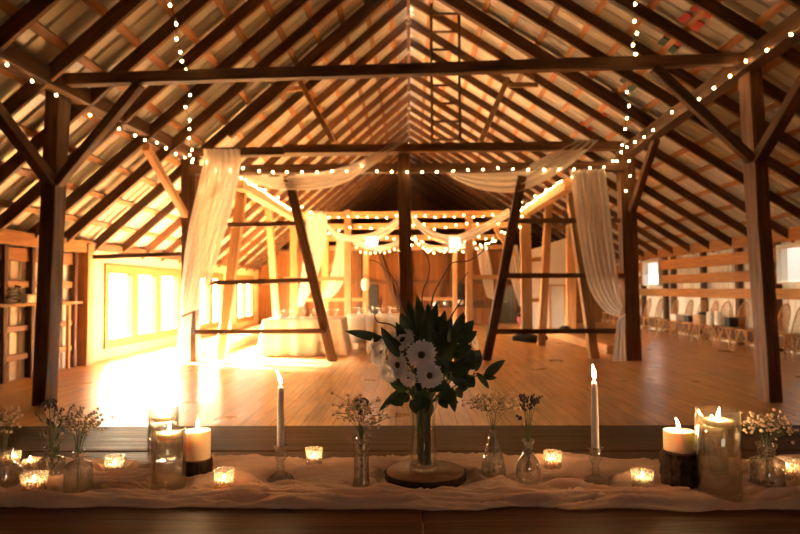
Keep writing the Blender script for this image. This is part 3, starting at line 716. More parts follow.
# emergency light units and lantern
for i, (px, py, d, lab) in enumerate(((455, 241, 19.1, 'bright white lamp box on the far post right of the middle post'), (372, 240, 19.1, 'bright white lamp box on the far beam left of the middle post'))):
    c = P(px, py, d)
    e = empty('lamp_box', c, lab, 'lamp')
    bevel(MB().box((-.17, -.05, -.09), (.17, .05, .11)).build('housing', M['lampface'], e), .02, 2)
    for s in (-.09, .09):
        MB().lathe([(0, -.06), (.05, -.05), (.07, 0), (.05, .04), (0, .05)], 12, (s, -.02, -.14)).build('lamp_head', M['lampface'], e)
c = P(365.5, 284, 19.1)
e = empty('round_lantern', c, 'white round lantern hanging on the thin pale post', 'lantern')
MB().lathe([(0, -.19), (.08, -.19), (.12, -.1), (.13, 0), (.12, .1), (.07, .18), (0, .18)], 16).build('lantern_shade', M['white'], e)
MB().tube([(-.06, 0, .17), (-.04, 0, .26), (0, 0, .29), (.04, 0, .26), (.06, 0, .17)], .008).build('handle', M['wire'], e)

# ------------------------------------------------------------------ chairs along the right wall
def tt(m, pts, r): m.tube(pts, r, 8)
def make_chair():
    """bow-back spindle chair, faces -x, origin on the floor"""
    r = empty('windsor_chair', (0, 0, 0))
    seat = MB()
    out = []
    n = 24; top = []; bot = []
    for i in range(n):
        t = 2 * PI * i / n; ex = .225 * (abs(math.cos(t)) ** .7) * (1 if math.cos(t) >= 0 else -1); ey = .23 * (abs(math.sin(t)) ** .7) * (1 if math.sin(t) >= 0 else -1)
        ey *= 1 - .12 * (ex / .225)
        top.append((ex, ey, .455)); bot.append((ex * .94, ey * .94, .42))
    vs = top + bot + [(0, 0, .445), (0, 0, .42)]
    fs = [(i, (i + 1) % n, 2 * n) for i in range(n)] + [(n + (i + 1) % n, n + i, 2 * n + 1) for i in range(n)] + [((i + 1) % n, i, n + i, n + (i + 1) % n) for i in range(n)]
    seat.add(vs, fs, True); o = seat.build('seat', M['chair'], r)
    for sx in (-1, 1):
        for sy in (-1, 1):
            a = Vector((sx * .14, sy * .14, .43)); b = Vector((sx * .22, sy * .22, 0))
            m = MB(); ps = [a.lerp(b, k / 8) for k in range(9)]; rad = [.012, .016, .018, .012, .019, .021, .018, .014, .010]
            vs = []; 
            for k in range(8): m.tube([ps[k], ps[k + 1]], rad[k], 8, rad[k + 1], cap=(k in (0, 7)))
            m.build('leg', M['chair'], r)
    for sy in (-1, 1):
        MB().tube([(-.185, sy * .185, .17), (0, sy * .185, .18), (.185, sy * .185, .17)], .011, 7).build('stretcher', M['chair'], r)
    MB().tube([(0, -.185, .18), (0, 0, .18), (0, .185, .18)], .011, 7).build('stretcher', M['chair'], r)
    bow = []
    for k in range(21):
        t = PI * k / 20; yv = -.2 * math.cos(t) * (1.0 + .12 * math.sin(t)); zv = .45 + .53 * math.sin(t) ** .75
        bow.append((.17 + (zv - .45) * .24, yv, zv))
    MB().tube(bow, .013, 8).build('back_bow', M['chair'], r)
    for k in range(6):
        u = (k - 2.5) / 2.8; y0 = .13 * u; y1 = .175 * u; zt = .45 + .53 * max(0, 1 - (y1 / .215) ** 2) ** .42
        MB().tube([(.17, y0, .45), (.17 + .3 * (zt - .45) * .5 * .8, (y0 + y1) / 2, (.45 + zt) / 2), (.17 + (zt - .45) * .24, y1, zt)], .0065, 6).build('spindle', M['chair'], r)
    return r
proto = make_chair()
chair_ds = [10.8, 11.4, 12.0, 12.7, 13.4, 14.1, 14.8, 15.4, 16.1, 16.85, 18.0, 18.75, 19.5, 20.2, 20.9, 21.6]
ords = ['first', 'second', 'third', 'fourth', 'fifth', 'sixth', 'seventh', 'eighth', 'ninth', 'tenth', 'eleventh']
chairlab = {0: 'golden spindle-back chair at the frame edge under the blinded window', 1: 'golden spindle-back chair just right of the near right post', 2: 'golden spindle-back chair hidden behind the near right post',
            3: 'golden spindle-back chair just left of the near right post', 4: 'golden spindle-back chair behind the white canisters', 5: 'golden spindle-back chair carrying the white canisters',
            6: 'golden spindle-back chair carrying the cardboard box', 7: 'golden spindle-back chair carrying the dark box', 8: 'golden spindle-back chair carrying the white box',
            9: 'golden spindle-back chair left of the chair with the white box', 10: 'golden spindle-back chair below the small far window'}
CH = []
for i, dd in enumerate(chair_ds):
    o = proto if i == 0 else copy_tree(proto)
    o.location = (6.88 + random.uniform(-.04, .04), dd, 0); o.rotation_euler = (0, 0, random.uniform(-.1, .1))
    tag(o, chairlab.get(i, 'golden spindle-back chair half hidden beyond the right draped post'), 'chair', 'spindle-back chairs along the right wall'); CH.append(o)
def onchair(i, dx=0, dy=0, z=.456): l = CH[i].location; return Vector((l.x - .03 + dx, l.y + dy, z))
def box_thing(name, loc, sx, sy, sz, mat, label, cat, lid=None):
    o = MB().box((-sx / 2, -sy / 2, 0), (sx / 2, sy / 2, sz)).build(name, M[mat]); o.location = loc; bevel(o, .008)
    if lid: bevel(MB().box((-sx / 2 - .01, -sy / 2 - .01, sz), (sx / 2 + .01, sy / 2 + .01, sz + .03)).build('lid', M[lid], o), .005)
    return tag(o, label, cat)
box_thing('storage_box', onchair(8), .3, .36, .13, 'white', 'white box with a lid lying on a chair by the right wall', 'box', 'white')
box_thing('cardboard_box', onchair(6), .3, .34, .17, 'card', 'brown cardboard box on a chair by the right wall', 'box', 'card')
box_thing('storage_box', onchair(7), .26, .26, .12, 'black', 'dark low box on the chair left of the cardboard box', 'box', 'black')
box_thing('storage_box', onchair(6, .06, .0, .66), .2, .24, .06, 'black', 'dark flat box on top of the cardboard box', 'box')
for k, (dx, dy, h) in enumerate(((-.06, .06, .28), (.06, -.07, .3))):
    o = MB().lathe([(0, 0), (.07, 0), (.075, .02), (.075, h - .04), (.06, h - .02), (0, h - .02)], 18).build('canister', M['white']); o.location = onchair(5, dx, dy)
    MB().lathe([(0, h - .02), (.078, h - .02), (.078, h + .01), (0, h + .015)], 18).build('lid', M['white'], o)
    tag(o, ('taller white canister on a chair near the right post', 'shorter white canister beside the taller one')[1 - k], 'canister')
o = box_thing('storage_box', onchair(4), .2, .2, .2, 'black', 'dark upright box right of the white canisters', 'box')

# ------------------------------------------------------------------ laid tables with glassware
def wine_glass_mesh():
    return MB().lathe([(0, 0), (.034, 0), (.034, .003), (.006, .008), (.004, .08), (.012, .088), (.036, .115), (.04, .15), (.033, .19), (.0315, .19), (.038, .15), (.034, .117), (.01, .092), (0, .09)], 14)
WG = None
def laid_table(cx, cy, rx, ry, label, clabel, glab, n):
    global WG
    h = .72
    t = empty('dining_table', (cx, cy, 0), label, 'table')
    bevel(MB().box((-rx, -ry, h - .04), (rx, ry, h)).build('tabletop', M['timber_pale'], t), .01)
    for sx in (-1, 1):
        for sy in (-1, 1): MB().box((sx * (rx - .1) - .03, sy * (ry - .1) - .03, 0), (sx * (rx - .1) + .03, sy * (ry - .1) + .03, h - .04)).build('leg', M['timber_pale'], t)
    per = []
    q = 120
    for i in range(q):
        u = i / q * 4; s = int(u); f = u - s
        c = [(-1, -1), (1, -1), (1, 1), (-1, 1), (-1, -1)]
        per.append((c[s][0] + (c[s + 1][0] - c[s][0]) * f, c[s][1] + (c[s + 1][1] - c[s][1]) * f))
    vs = [(0, 0, h + .004)]; fs = []
    ringz = [(1.0, h + .004, 0), (1.012, h - .01, 0), (1.03, h * .6, .02), (1.05, h * .3, .035), (1.07, .02, .05)]
    for (k, z, w) in ringz:
        for i, (a, b) in enumerate(per):
            f = math.sin(i * 1.05) * w + math.sin(i * .43 + 1) * w * .6
            vs.append((a * rx + a * (k - 1) + a * f, b * ry + b * (k - 1) + b * f, z))
    for i in range(q): fs.append((0, 1 + i, 1 + (i + 1) % q))
    for k in range(len(ringz) - 1):
        for i in range(q): fs.append((1 + k * q + i, 1 + (k + 1) * q + i, 1 + (k + 1) * q + (i + 1) % q, 1 + k * q + (i + 1) % q))
    o = MB().add(vs, fs, True).build('tablecloth', M['cloth']); o.location = (cx, cy, 0); tag(o, clabel, 'tablecloth')
    for k in range(n):
        x = cx - rx * .85 + 1.7 * rx * (k + .5) / n; yv = cy + random.uniform(-.6, .6) * ry
        if WG is None: o = wine_glass_mesh().build('wine_glass', M['glass']); WG = o.data
        else: o = bpy.data.objects.new('wine_glass', WG); COL.objects.link(o)
        o.location = (x, yv, h + .006); tag(o, glab, 'glass', glab + 's')
    for k in range(max(2, n // 2)):
        x = cx - rx * .75 + 1.5 * rx * (k + .5) / max(2, n // 2)
        o = MB().add([(-.06, -.05, 0), (.06, -.05, 0), (.06, .05, 0), (-.06, .05, 0), (0, -.03, .11), (0, .03, .11)],
                     [(0, 3, 2, 1), (0, 1, 4), (2, 3, 5), (1, 2, 5, 4), (3, 0, 4, 5)]).build('folded_napkin', M['cloth'])
        o.location = (x, cy - ry * .6, h + .006); o.rotation_euler = (0, 0, random.uniform(-.3, .3))
        tag(o, 'white napkin folded upright on the ' + clabel.split(' on the ')[-1], 'napkin', 'napkins on the ' + clabel.split(' on the ')[-1])
xa = P(264, 330, 12.2).x; xb = P(342, 330, 12.2).x
laid_table((xa + xb) / 2, 12.6, (xb - xa) / 2, .5, 'long table under white linen behind the left slanted strut', 'white floor-length tablecloth on the left laid table', 'wine glass on the left laid table', 8)
xa = P(346, 330, 13.4).x; xb = P(402, 330, 13.4).x
laid_table((xa + xb) / 2, 13.9, (xb - xa) / 2, .5, 'table under white linen just left of the bouquet', 'white floor-length tablecloth on the middle laid table', 'wine glass on the middle laid table', 8)
# white runner hanging over the middle table
a = P(345, 322, 13.3)
o = MB().grid([[(a.x + .02 + .42 * k / 8, 13.9 - .1, .735) for k in range(9)], [(a.x + .02 + .42 * k / 8, 13.33, .735) for k in range(9)], [(a.x + .02 + .42 * k / 8, 13.30, .69) for k in range(9)],
                [(a.x + .02 + .42 * k / 8, 13.27 + .01 * math.sin(k * 2), .15) for k in range(9)]]).build('table_runner', M['white'], loc=(a.x, 13.5, .73)); solidify(o, .006)
tag(o, 'crisp white runner hanging over the front of the middle laid table', 'table runner')
# wooden counter with bottles against the far wall
c0 = P(424, 312, 22.6); c1 = P(488, 312, 22.6)
cn = empty('bar_counter', ((c0.x + c1.x) / 2, 22.6, 0), 'low wooden counter against the far wall behind the bouquet', 'counter')
hw = (c1.x - c0.x) / 2
bevel(MB().box((-hw, -.3, 0), (hw, .3, .62)).build('cabinet', M['barnboard'], cn), .01); bevel(MB().box((-hw - .04, -.34, .62), (hw + .04, .34, .68)).build('worktop', M['timber'], cn), .01)
for k, (px, hgt, mt, lab) in enumerate(((461, .42, 'black', 'dark bottle with white label on the far counter'), (446, .26, 'metal', 'silver pitcher standing on the far counter'), (436, .2, 'metal', 'small silver tin on the far counter'), (478, .22, 'timber', 'small wooden crate on the far counter'))):
    c = P(px, 310, 22.5); r_ = .1 if k < 1 else .12
    if k == 3: o = bevel(MB().box((-.2, -.15, 0), (.2, .15, hgt)).box((-.22, -.17, hgt * .4), (.22, .17, hgt * .6)).build('crate', M[mt]), .005)
    else: o = MB().lathe([(0, 0), (r_, 0), (r_, hgt * .55), (r_ * .4, hgt * .75), (r_ * .35, hgt), (0, hgt)], 14).build(('bottle', 'pitcher', 'tin')[k], M[mt])
    if k == 0: MB().lathe([(r_ * 1.02, hgt * .12), (r_ * 1.02, hgt * .5)], 14).build('bottle_label', M['white'], o)
    o.location = (c.x, 22.5, .681); tag(o, lab, ('bottle', 'pitcher', 'tin', 'crate')[k])
# things left on the floor at the right
def bag(px, py, w, h, dp, lab, strap='black'):
    c = T(px, py, 0)
    rows = []
    e = empty('duffel_bag', (c.x, c.y, 0), lab, 'bag')
    m = MB()
    for i in range(9):
        t = i / 8; row = []
        sc_ = (math.sin(PI * (.08 + .84 * t))) ** .5
        for j in range(13):
            a_ = 2 * PI * j / 12; row.append((w * (t - .5), dp / 2 * sc_ * math.cos(a_), max(0.0, h / 2 + h / 2 * sc_ * math.sin(a_) + .02 * math.sin(7 * t))))
        rows.append(row)
    m.grid(rows); m.add(rows[0][:-1], [tuple(range(12))]); m.add(rows[-1][:-1], [tuple(reversed(range(12)))])
    m.build('bag_body', M['black'], e)
    MB().tube([(-w * .25, -dp * .3, h * .8), (-w * .15, -dp * .3, h * 1.2), (w * .15, -dp * .3, h * 1.2), (w * .25, -dp * .3, h * .8)], .012).build('strap', M[strap], e)
bag(530, 343, .82, .22, .35, 'black duffel bag lying flat on the floor before the right sill')
o = empty('tool_bag', P(565, 327, 17.2) * Vector((1, 1, 0)) if False else (P(565, 327, 17.2).x, 17.2, 0), 'black bag with a red flap beside the white partition', 'bag')
MB().lathe([(0, 0), (.16, 0), (.18, .1), (.15, .22), (.08, .27), (0, .28)], 14).build('bag_body', M['black'], o)
MB().box((-.14, -.17, .12), (-.02, -.12, .2)).build('flap', M['red'], o)
c = T(520.5, 324, 0)
o = empty('pink_pail', (c.x, c.y, 0), 'small pink pail on the floor near the grey door', 'pail')
MB().lathe([(0, 0), (.1, 0), (.14, .26), (.13, .26), (.1, .02), (0, .02)], 16).build('pail_body', M['pink'], o)
MB().tube([(-.135, 0, .25), (-.1, 0, .36), (0, 0, .4), (.1, 0, .36), (.135, 0, .25)], .008).build('handle', M['metal'], o)
# coil of dark cable on the ledge of the left wall
c = Vector((XL + .13, 8.75, 1.125))
o = MB().tube([c + Vector((.045 * math.cos(t * .8), .16 * math.sin(t * .8), .02 + .012 * t)) for t in range(20)], .012, 5).build('cable_coil', M['wire'], loc=c)
tag(o, 'dark coil of cable lying on the ledge of the left stud wall', 'cable')
o = MB().box((-.06, -.14, 0), (.06, .14, .13)).build('white_case', M['white']); o.location = (XL + .12, 9.12, 1.124); bevel(o, .02, 2); tag(o, 'small white case on the ledge of the left stud wall', 'box')

# ------------------------------------------------------------------ the table in front
TZ = TT + .0045
FOOT = []
def base(px, py, w):
    p = T(px, py, TZ); r = w / 2 * p.y / F; yc = p.y + r
    r = w / 2 * yc / F
    x = p.x * yc / p.y; FOOT.append((x, yc, r)); return Vector((x, yc, TZ)), r
def ztop(px, py, c, r): return P(px, py, c.y + r).z - TZ
tb = empty('farmhouse_table', (0, 1.65, 0), 'dark wooden plank table across the foreground', 'table')
jx = .025
for (y0, y1, parts) in ((.98, 1.46, ((-2.3, jx - .0015), (jx + .0015, 2.3))), (1.465, 1.70, ((-2.3, 2.3),)), (1.705, 1.937, ((-2.3, 2.3),)), (1.943, 2.30, ((-2.3, 2.3),))):
    for x0, x1 in parts:
        timber('plank', (x0, (y0 + y1) / 2, TT - .022), (x1, (y0 + y1) / 2, TT - .022), y1 - y0, .044, M['table'], parent=tb, jit=.0006, bev=.004)
for (x0, y0, x1, y1) in ((-2.2, 1.06, 2.2, 1.06), (-2.2, 2.2, 2.2, 2.2), (-2.2, 1.06, -2.2, 2.15), (2.2, 1.06, 2.2, 2.15)):
    timber('apron', (x0, y0, TT - .095), (x1, y1, TT - .095), .03, .1, M['table'], parent=tb, jit=.001, bev=.003)
for sx in (-2.18, 2.18):
    for sy in (1.08, 2.13): timber('leg', (sx, sy, 0), (sx, sy, TT - .046), .1, .1, M['table'], parent=tb, jit=.001)

# ---- candles
FL = {}
def flame(parent, z, h, lean=0.0):
    m = MB(); prof = [(0, 0), (.22, .10), (.30, .26), (.24, .48), (.13, .72), (.05, .90), (0, 1.0)]
    n = 10; rings = []
    m.lathe([(r * h * .42, zz * h) for r, zz in prof], n)
    m.v = [Vector((v.x + lean * v.z ** 2 / h, v.y, v.z)) for v in m.v]
    o = m.build('flame', M['flame'], parent); o.location = (0, 0, z); tag(o, 'small lit flame'); return o
def wick(parent, z, h=.012):
    o = MB().tube([(0, 0, 0), (.0008, 0, h * .6), (.002, 0, h)], .0011, 5).build('wick', M['wick'], parent); o.location = (0, 0, z); return o

VG = 'patterned glass votives with tealights'
def votive(px, py, w, ytop, label):
    c, r = base(px, py, w); h = ztop(px, ytop, c, r) * 1.07; rb = r * .86
    v = empty('votive_holder', c, label, 'candle holder', VG)
    m = MB().lathe([(0, 0), (rb, 0), (rb + .001, .003), (r, h), (r - .0025, h), (rb - .002, .009), (0, .008)], 36, ribs=12, amp=.018)
    m.build('glass_cup', M['votive'], v)
    rc = rb * .72
    t = empty('tealight', c + Vector((0, 0, .0095)), 'lit tealight inside the ' + label, 'candle', 'lit tealights in the votives')
    MB().lathe([(0, 0), (rc, 0), (rc, .016), (rc * .93, .0165), (rc * .9, .0145), (0, .014)], 20).build('wax', M['wax'], t)
    wick(t, .014, .006); flame(t, .0165, .013)
votive(12.5, 468, 15, 451, 'glass votive half hidden behind the leftmost hobnail bottle')
votive(30, 472, 14, 458, 'small glass votive behind the front left votive')
votive(34, 495, 25, 471, 'glass votive at the front left between two bottles')
votive(114.5, 476, 19, 455, 'glass votive left of the tall water cylinders')
votive(224, 493, 20, 468, 'glass votive in front of the left bark stump')
votive(314, 468, 17, 447, 'glass votive between the left candlestick and the bud vase')
votive(553, 471, 18, 450, 'glass votive left of the right candlestick')
votive(642.5, 491, 22, 468.5, 'glass votive in front of the right bark stump')
votive(787.5, 481, 23, 457, 'glass votive at the far right behind the squat bottle')

def cylinder(px, py, w, ytop, ywater, label, cl, candles=1):
    c, r = base(px, py, w); h = ztop(px, ytop, c, r)
    zw = P(px, ywater, c.y - r).z - TZ
    v = empty('cylinder_vase', c, label, 'vase', 'tall water cylinders')
    MB().lathe([(0, 0), (r * .97, 0), (r, .003), (r, h - .001), (r - .001, h), (r - .003, h), (r - .003, .016), (r * .8, .012), (0, .012)], 40).build('glass_body', M['glass'], v)
    MB().lathe([(0, .0145), (r * .78, .0145), (r - .0045, .018), (r - .0045, zw - .002), (r - .0036, zw + .0006), (r - .006, zw), (0, zw)], 40).build('water', M['water'], v)
    f = empty('floating_candle', c + Vector((0, -.0, zw - .010)), cl, 'candle', 'floating candles in the cylinders')
    rc = r * .74
    MB().lathe([(0, .0105), (rc * .8, .011), (rc, .016), (rc, .021), (rc * .93, .024), (rc * .5, .0225), (0, .022)], 28).build('wax', M['wax'], f)
    wick(f, .021, .008); flame(f, .026, .026, .15)
    return c, r, h
cylinder(163, 467, 30, 403, 424, 'taller glass cylinder of water standing behind, left of the bark stump', 'floating candle in the taller left cylinder')
cylinder(168.5, 493, 33, 425, 442, 'shorter glass cylinder of water in front, left of the bark stump', 'floating candle in the shorter left cylinder')
cylinder(720, 503, 40, 405.5, 430, 'large glass cylinder of water right of the right bark stump', 'floating candle in the large right cylinder')
cylinder(712, 478, 30, 413, 434, 'slimmer glass cylinder half hidden behind the large right one', 'floating candle in the half hidden right cylinder')

def stump(px, py, w, yt, cw, cpx, ytopc, label, cl):
    c, r = base(px, py, w); h = P(px, yt + 6, c.y - r).z - TZ
    s = empty('bark_stump', c, label, 'candle stand')
    m = MB(); n = 110; prof = [(r * .97, 0), (r, .006), (r * 1.0, h * .25), (r * .98, h * .5), (r * 1.0, h * .75), (r * .98, h)]
    vs = []; fs = []
    rnd = random.Random(int(px))
    for k in range(25):
        z = h * k / 24
        for i in range(n):
            t = 2 * PI * i / n
            rr = r * (1.01 - .26 * abs(noise.noise(Vector((5.5 * math.cos(t) + px, 5.5 * math.sin(t), z * 16)))) + .07 * noise.noise(Vector((14 * math.cos(t), 14 * math.sin(t) + px, z * 70))))
            vs.append((rr * math.cos(t), rr * math.sin(t), z))
    for k in range(24):
        for i in range(n): fs.append((k * n + i, k * n + (i + 1) % n, (k + 1) * n + (i + 1) % n, (k + 1) * n + i))
    fs.append(tuple(reversed(range(n))))
    m.add(vs, fs, True).build('bark', M['bark'], s)
    MB().lathe([(0, h - .002), (r * .9, h - .002), (r * .9, h + .0015), (0, h + .0015)], 40).build('cut_top', M['cutwood'], s)
    zc = h + .0025; rc = cw / 2 * c.y / F; dx = (cpx - px) * c.y / F
    hc = P(cpx, ytopc, c.y).z - TZ - zc
    p = empty('pillar_candle', c + Vector((dx, 0, zc)), cl, 'candle')
    MB().lathe([(0, 0), (rc * .98, 0), (rc, .003), (rc, hc * .95), (rc * .97, hc), (rc * .8, hc - .003), (rc * .3, hc - .006), (0, hc - .006)], 40).build('wax', M['wax'], p)
    wick(p, hc - .006, .010); flame(p, hc + .001, .03, -.25 if px > 400 else .05)
stump(197.5, 478, 29, 457, 26, 197, 430, 'dark bark stump beside the left water cylinders', 'lit ivory pillar candle on the left bark stump')
stump(680.5, 489, 37, 450, 29, 680, 430, 'dark bark stump left of the large right cylinder', 'lit ivory pillar candle on the right bark stump')

def candlestick(px, py, w, yholder, ycan, cw, label, cl, lean):
    c, r = base(px, py, w); h = ztop(px, yholder, c, r * .4); k = r / .034
    v = empty('glass_candlestick', c, label, 'candlestick', 'pressed glass candlesticks')
    pr = [(0, 0), (.034, 0), (.034, .003), (.026, .010), (.012, .018), (.0075, .026), (.011, .032), (.0075, .038), (.009, .044), (.014, .054), (.0155, .060), (.0125, .066), (.0135, .074), (.020, .082), (.0195, .085), (.0125, .080), (.0105, .076), (.0100, .064), (0, .063)]
    pr = [(a * k, b * h / .085) for a, b in pr]
    MB().lathe(pr, 32, ribs=8, amp=.04).build('glass_stick', M['crystal'], v)
    zc = .0635 * h / .085 + .0015; rc = cw / 2 * c.y / F; hc = P(px, ycan, c.y).z - TZ - zc
    t = empty('taper_candle', c + Vector((0, 0, zc)), cl, 'candle', 'lit taper candles')
    MB().lathe([(0, 0), (rc * .95, .002), (rc * 1.05, .02), (rc, hc * .5), (rc * .8, hc * .96), (rc * .5, hc), (0, hc + .001)], 20).build('wax', M['taper'], t)
    wick(t, hc, .009); flame(t, hc + .006, .036, lean)
candlestick(280.5, 484, 27, 443, 386, 7.2, 'clear glass candlestick left of the bouquet', 'tall blush taper burning left of the bouquet', -.35)
candlestick(596, 488, 27, 445, 381, 7.2, 'clear glass candlestick right of the bouquet', 'tall blush taper burning right of the bouquet', -.1)

# ---- bottles and bud vases
def bottle(px, py, w, ytop, prof, label, mat='bottle', ribs=0, amp=0, seal=None):
    """prof: (radius fraction, height fraction) of the outside, base to lip"""
    c, r = base(px, py, w); h = ztop(px, ytop, c, r * .4); th = .0022
    outer = [(a * r, b * h) for a, b in prof]
    inner = [(max(.001, a - th), b) for a, b in reversed(outer)]
    inner = [(a, max(b, .006)) for a, b in inner]
    m = MB().lathe([(0, 0)] + outer + inner + [(0, .006)], 40, ribs=ribs, amp=amp)
    o = m.build('glass_bottle', M[mat]); o.location = c
    tag(o, label, 'bottle'); return o, c, r, h
ROUND = [(.62, 0), (.8, .02), (.95, .12), (1, .28), (.93, .45), (.7, .58), (.42, .68), (.36, .78), (.38, .90), (.5, .97), (.5, 1)]
SQUAT = [(.92, 0), (1, .03), (1, .1), (.9, .2), (.98, .45), (1, .55), (.9, .62), (.55, .68), (.48, .74), (.5, .9), (.6, .96), (.6, 1)]
RIBBED = [(.95, 0), (1, .03), (1, .62), (.92, .70), (.6, .76), (.36, .80), (.34, .90), (.42, .96), (.42, 1)]
TAPERED = [(.92, 0), (1, .04), (1, .12), (.85, .35), (.6, .6), (.4, .78), (.34, .86), (.36, .93), (.52, .98), (.52, 1)]
BUD = [(.95, 0), (1, .03), (.82, .2), (.78, .55), (.84, .85), (1.0, .97), (1.0, 1)]
b_hob = bottle(3, 491, 36, 448, ROUND, 'round amber hobnail bottle at the left edge of the table', 'bottle')
b_dark = bottle(51.5, 481, 25, 445, SQUAT, 'clear squat bottle with dark lavender behind the front left votive')
b_rib = bottle(78, 498, 27, 450, RIBBED, 'ribbed clear bottle with dried blossom left of the cylinders', 'ribbed', 22, .035)
b_bud = bottle(361.5, 491, 18, 436, BUD, 'slim clear bud vase left of the bouquet', 'bottle', 12, .05)
b_tap = bottle(493.5, 480, 23.5, 427.5, TAPERED, 'tapered cut glass bottle right of the bouquet', 'bottle', 10, .05)
b_rnd = bottle(528.5, 487, 25, 438.5, ROUND, 'round bellied clear bottle holding lavender, right of the bouquet', 'ribbed')
b_sqt = bottle(767.5, 492, 33, 442, SQUAT, 'squat clear bottle at the right end of the table', 'bottle')

def sprig(b, px, y0, y1, spread, n, kind, label, dens=8, seed=1, lean=0, nm='dried_sprig'):
    """stems rising from inside a bottle; kind blossom or lavender; extents in photo pixels turned into metres"""
    o_, c, r, h = b; rnd = random.Random(seed); k = c.y / F
    root = empty(nm, c + Vector((0, 0, .009)), label, 'flowers')
    st = MB(); bl = MB(); top = P(px, y0, c.y).z - TZ
    neck = h * .97
    for i in range(n):
        a = rnd.uniform(0, 2 * PI); rb_ = r * .35 * rnd.random()
        q = ((i + .5) / n * 2 - 1)
        ex = (px + lean * 1.0 - 0) * 0 + (lean + q * spread + rnd.uniform(-.15, .15) * spread) * k; ey = rnd.uniform(-.45, .45) * spread * k
        ez = top - rnd.random() ** 1.5 * (y1 - y0) * .55 * k - abs(q) * (y1 - y0) * .18 * k
        p0 = Vector((rb_ * math.cos(a), rb_ * math.sin(a), .001)); p1 = Vector((r * .18 * q, r * .15 * rnd.uniform(-1, 1), neck)); p2 = Vector((ex, ey, ez))
        mid = p1.lerp(p2, .5) + Vector((-ex * .15, 0, .25 * (ez - neck)))
        pts = [p0, p0.lerp(p1, .5), p1, p1.lerp(mid, .6), mid.lerp(p2, .4), p2]
        st.tube(pts, .0008 if kind == 'lavender' else .0006, 4)
        if kind == 'lavender':
            for j in range(dens):
                t = j / dens; q_ = p2.lerp(mid, t * .75) + Vector((rnd.uniform(-1, 1), rnd.uniform(-1, 1), 0)) * .0052
                bl.ball(q_, .0036 * (1 - .3 * (1 - t)), 5, 4, 1.3)
        else:
            for j in range(dens):
                bp = mid.lerp(p2, rnd.uniform(.1, 1)); d = Vector((rnd.gauss(0, 1), rnd.gauss(0, 1), rnd.uniform(-.3, 1.2))) * .011 * (1 + spread / 30)
                e = bp + d; st.tube([bp, bp + d * .5 + Vector((0, 0, .001)), e], .0004, 3); bl.ball(e, rnd.uniform(.0026, .0048), 7, 5)
    st.build('stems', M['stem'], root)
    x = bl.build('blossoms' if kind == 'blossom' else 'flower_spikes', M['gyp'] if kind == 'blossom' else M['lav'], root); tag(x, kind='stuff')
    return root
def leafmesh(m, base_, tip, w, nrm_, bend=.12, fold=.2, n=7, blunt=False):
    base_ = Vector(base_); tip = Vector(tip); ax = tip - base_; ln = ax.length; ax.normalize(); nr = Vector(nrm_); nr = (nr - ax * nr.dot(ax)).normalized(); sd = ax.cross(nr)
    rows = []
    for i in range(n + 1):
        t = i / n; ww = w / 2 * (math.sin(PI * min(1, t * .96 + .04)) ** .75) * (1 - .25 * t) + w * .02
        if blunt: ww = w / 2 * (.45 + .55 * min(1, t * 2)) * (1 if t < .8 else math.sqrt(max(0, 1 - ((t - .8) / .2) ** 2)) * .8 + .2)
        c = base_ + ax * (ln * t) + nr * (bend * ln * math.sin(PI * t) )
        rows.append([c - sd * ww + nr * (fold * ww), c - sd * ww * .5 + nr * fold * ww * .3, c, c + sd * ww * .5 + nr * fold * ww * .3, c + sd * ww + nr * (fold * ww)])
    m.grid(rows)
sprig(b_hob, 5, 414, 450, 16, 8, 'blossom', 'dried blossom sprays in the hobnail bottle', 9, 3, 3)
lv = sprig(b_dark, 55, 398, 445, 11, 9, 'lavender', 'dark lavender and green sprigs in the squat left bottle', 7, 4, 0, 'lavender_sprig')
m = MB(); rnd = random.Random(5)
for i in range(34):
    z = rnd.uniform(.015, .16); a = rnd.uniform(0, 2 * PI); rr = .012 if z < .08 else .012 + (z - .08) * .25
    p = Vector((rr * math.cos(a), rr * math.sin(a), z)); leafmesh(m, p, p + Vector((math.cos(a) * .014, math.sin(a) * .014, .022)), .007, (math.cos(a), math.sin(a), .5))
tag(m.build('leaves', M['leaf'], lv), kind='stuff')
sprig(b_rib, 82, 410, 450, 21, 11, 'blossom', 'dried blossom sprays in the ribbed bottle', 10, 6, 2)
sprig(b_bud, 360, 404, 438, 24, 12, 'blossom', 'dried blossom sprays in the slim bud vase', 9, 7)
sprig(b_bud, 362, 397, 438, 6, 5, 'lavender', 'dark lavender stems in the slim bud vase', 9, 8, 0, 'lavender_sprig')
sprig(b_tap, 494, 400, 425, 24, 10, 'blossom', 'fine blossom sprays above the tapered bottle', 11, 9, 2)
sprig(b_rnd, 526, 392, 438, 13, 9, 'lavender', 'dark lavender stems in the round bellied bottle', 9, 10, 0, 'lavender_sprig')
sprig(b_sqt, 766, 423, 445, 28, 14, 'blossom', 'dried blossom sprays in the squat right bottle', 10, 11, 0)

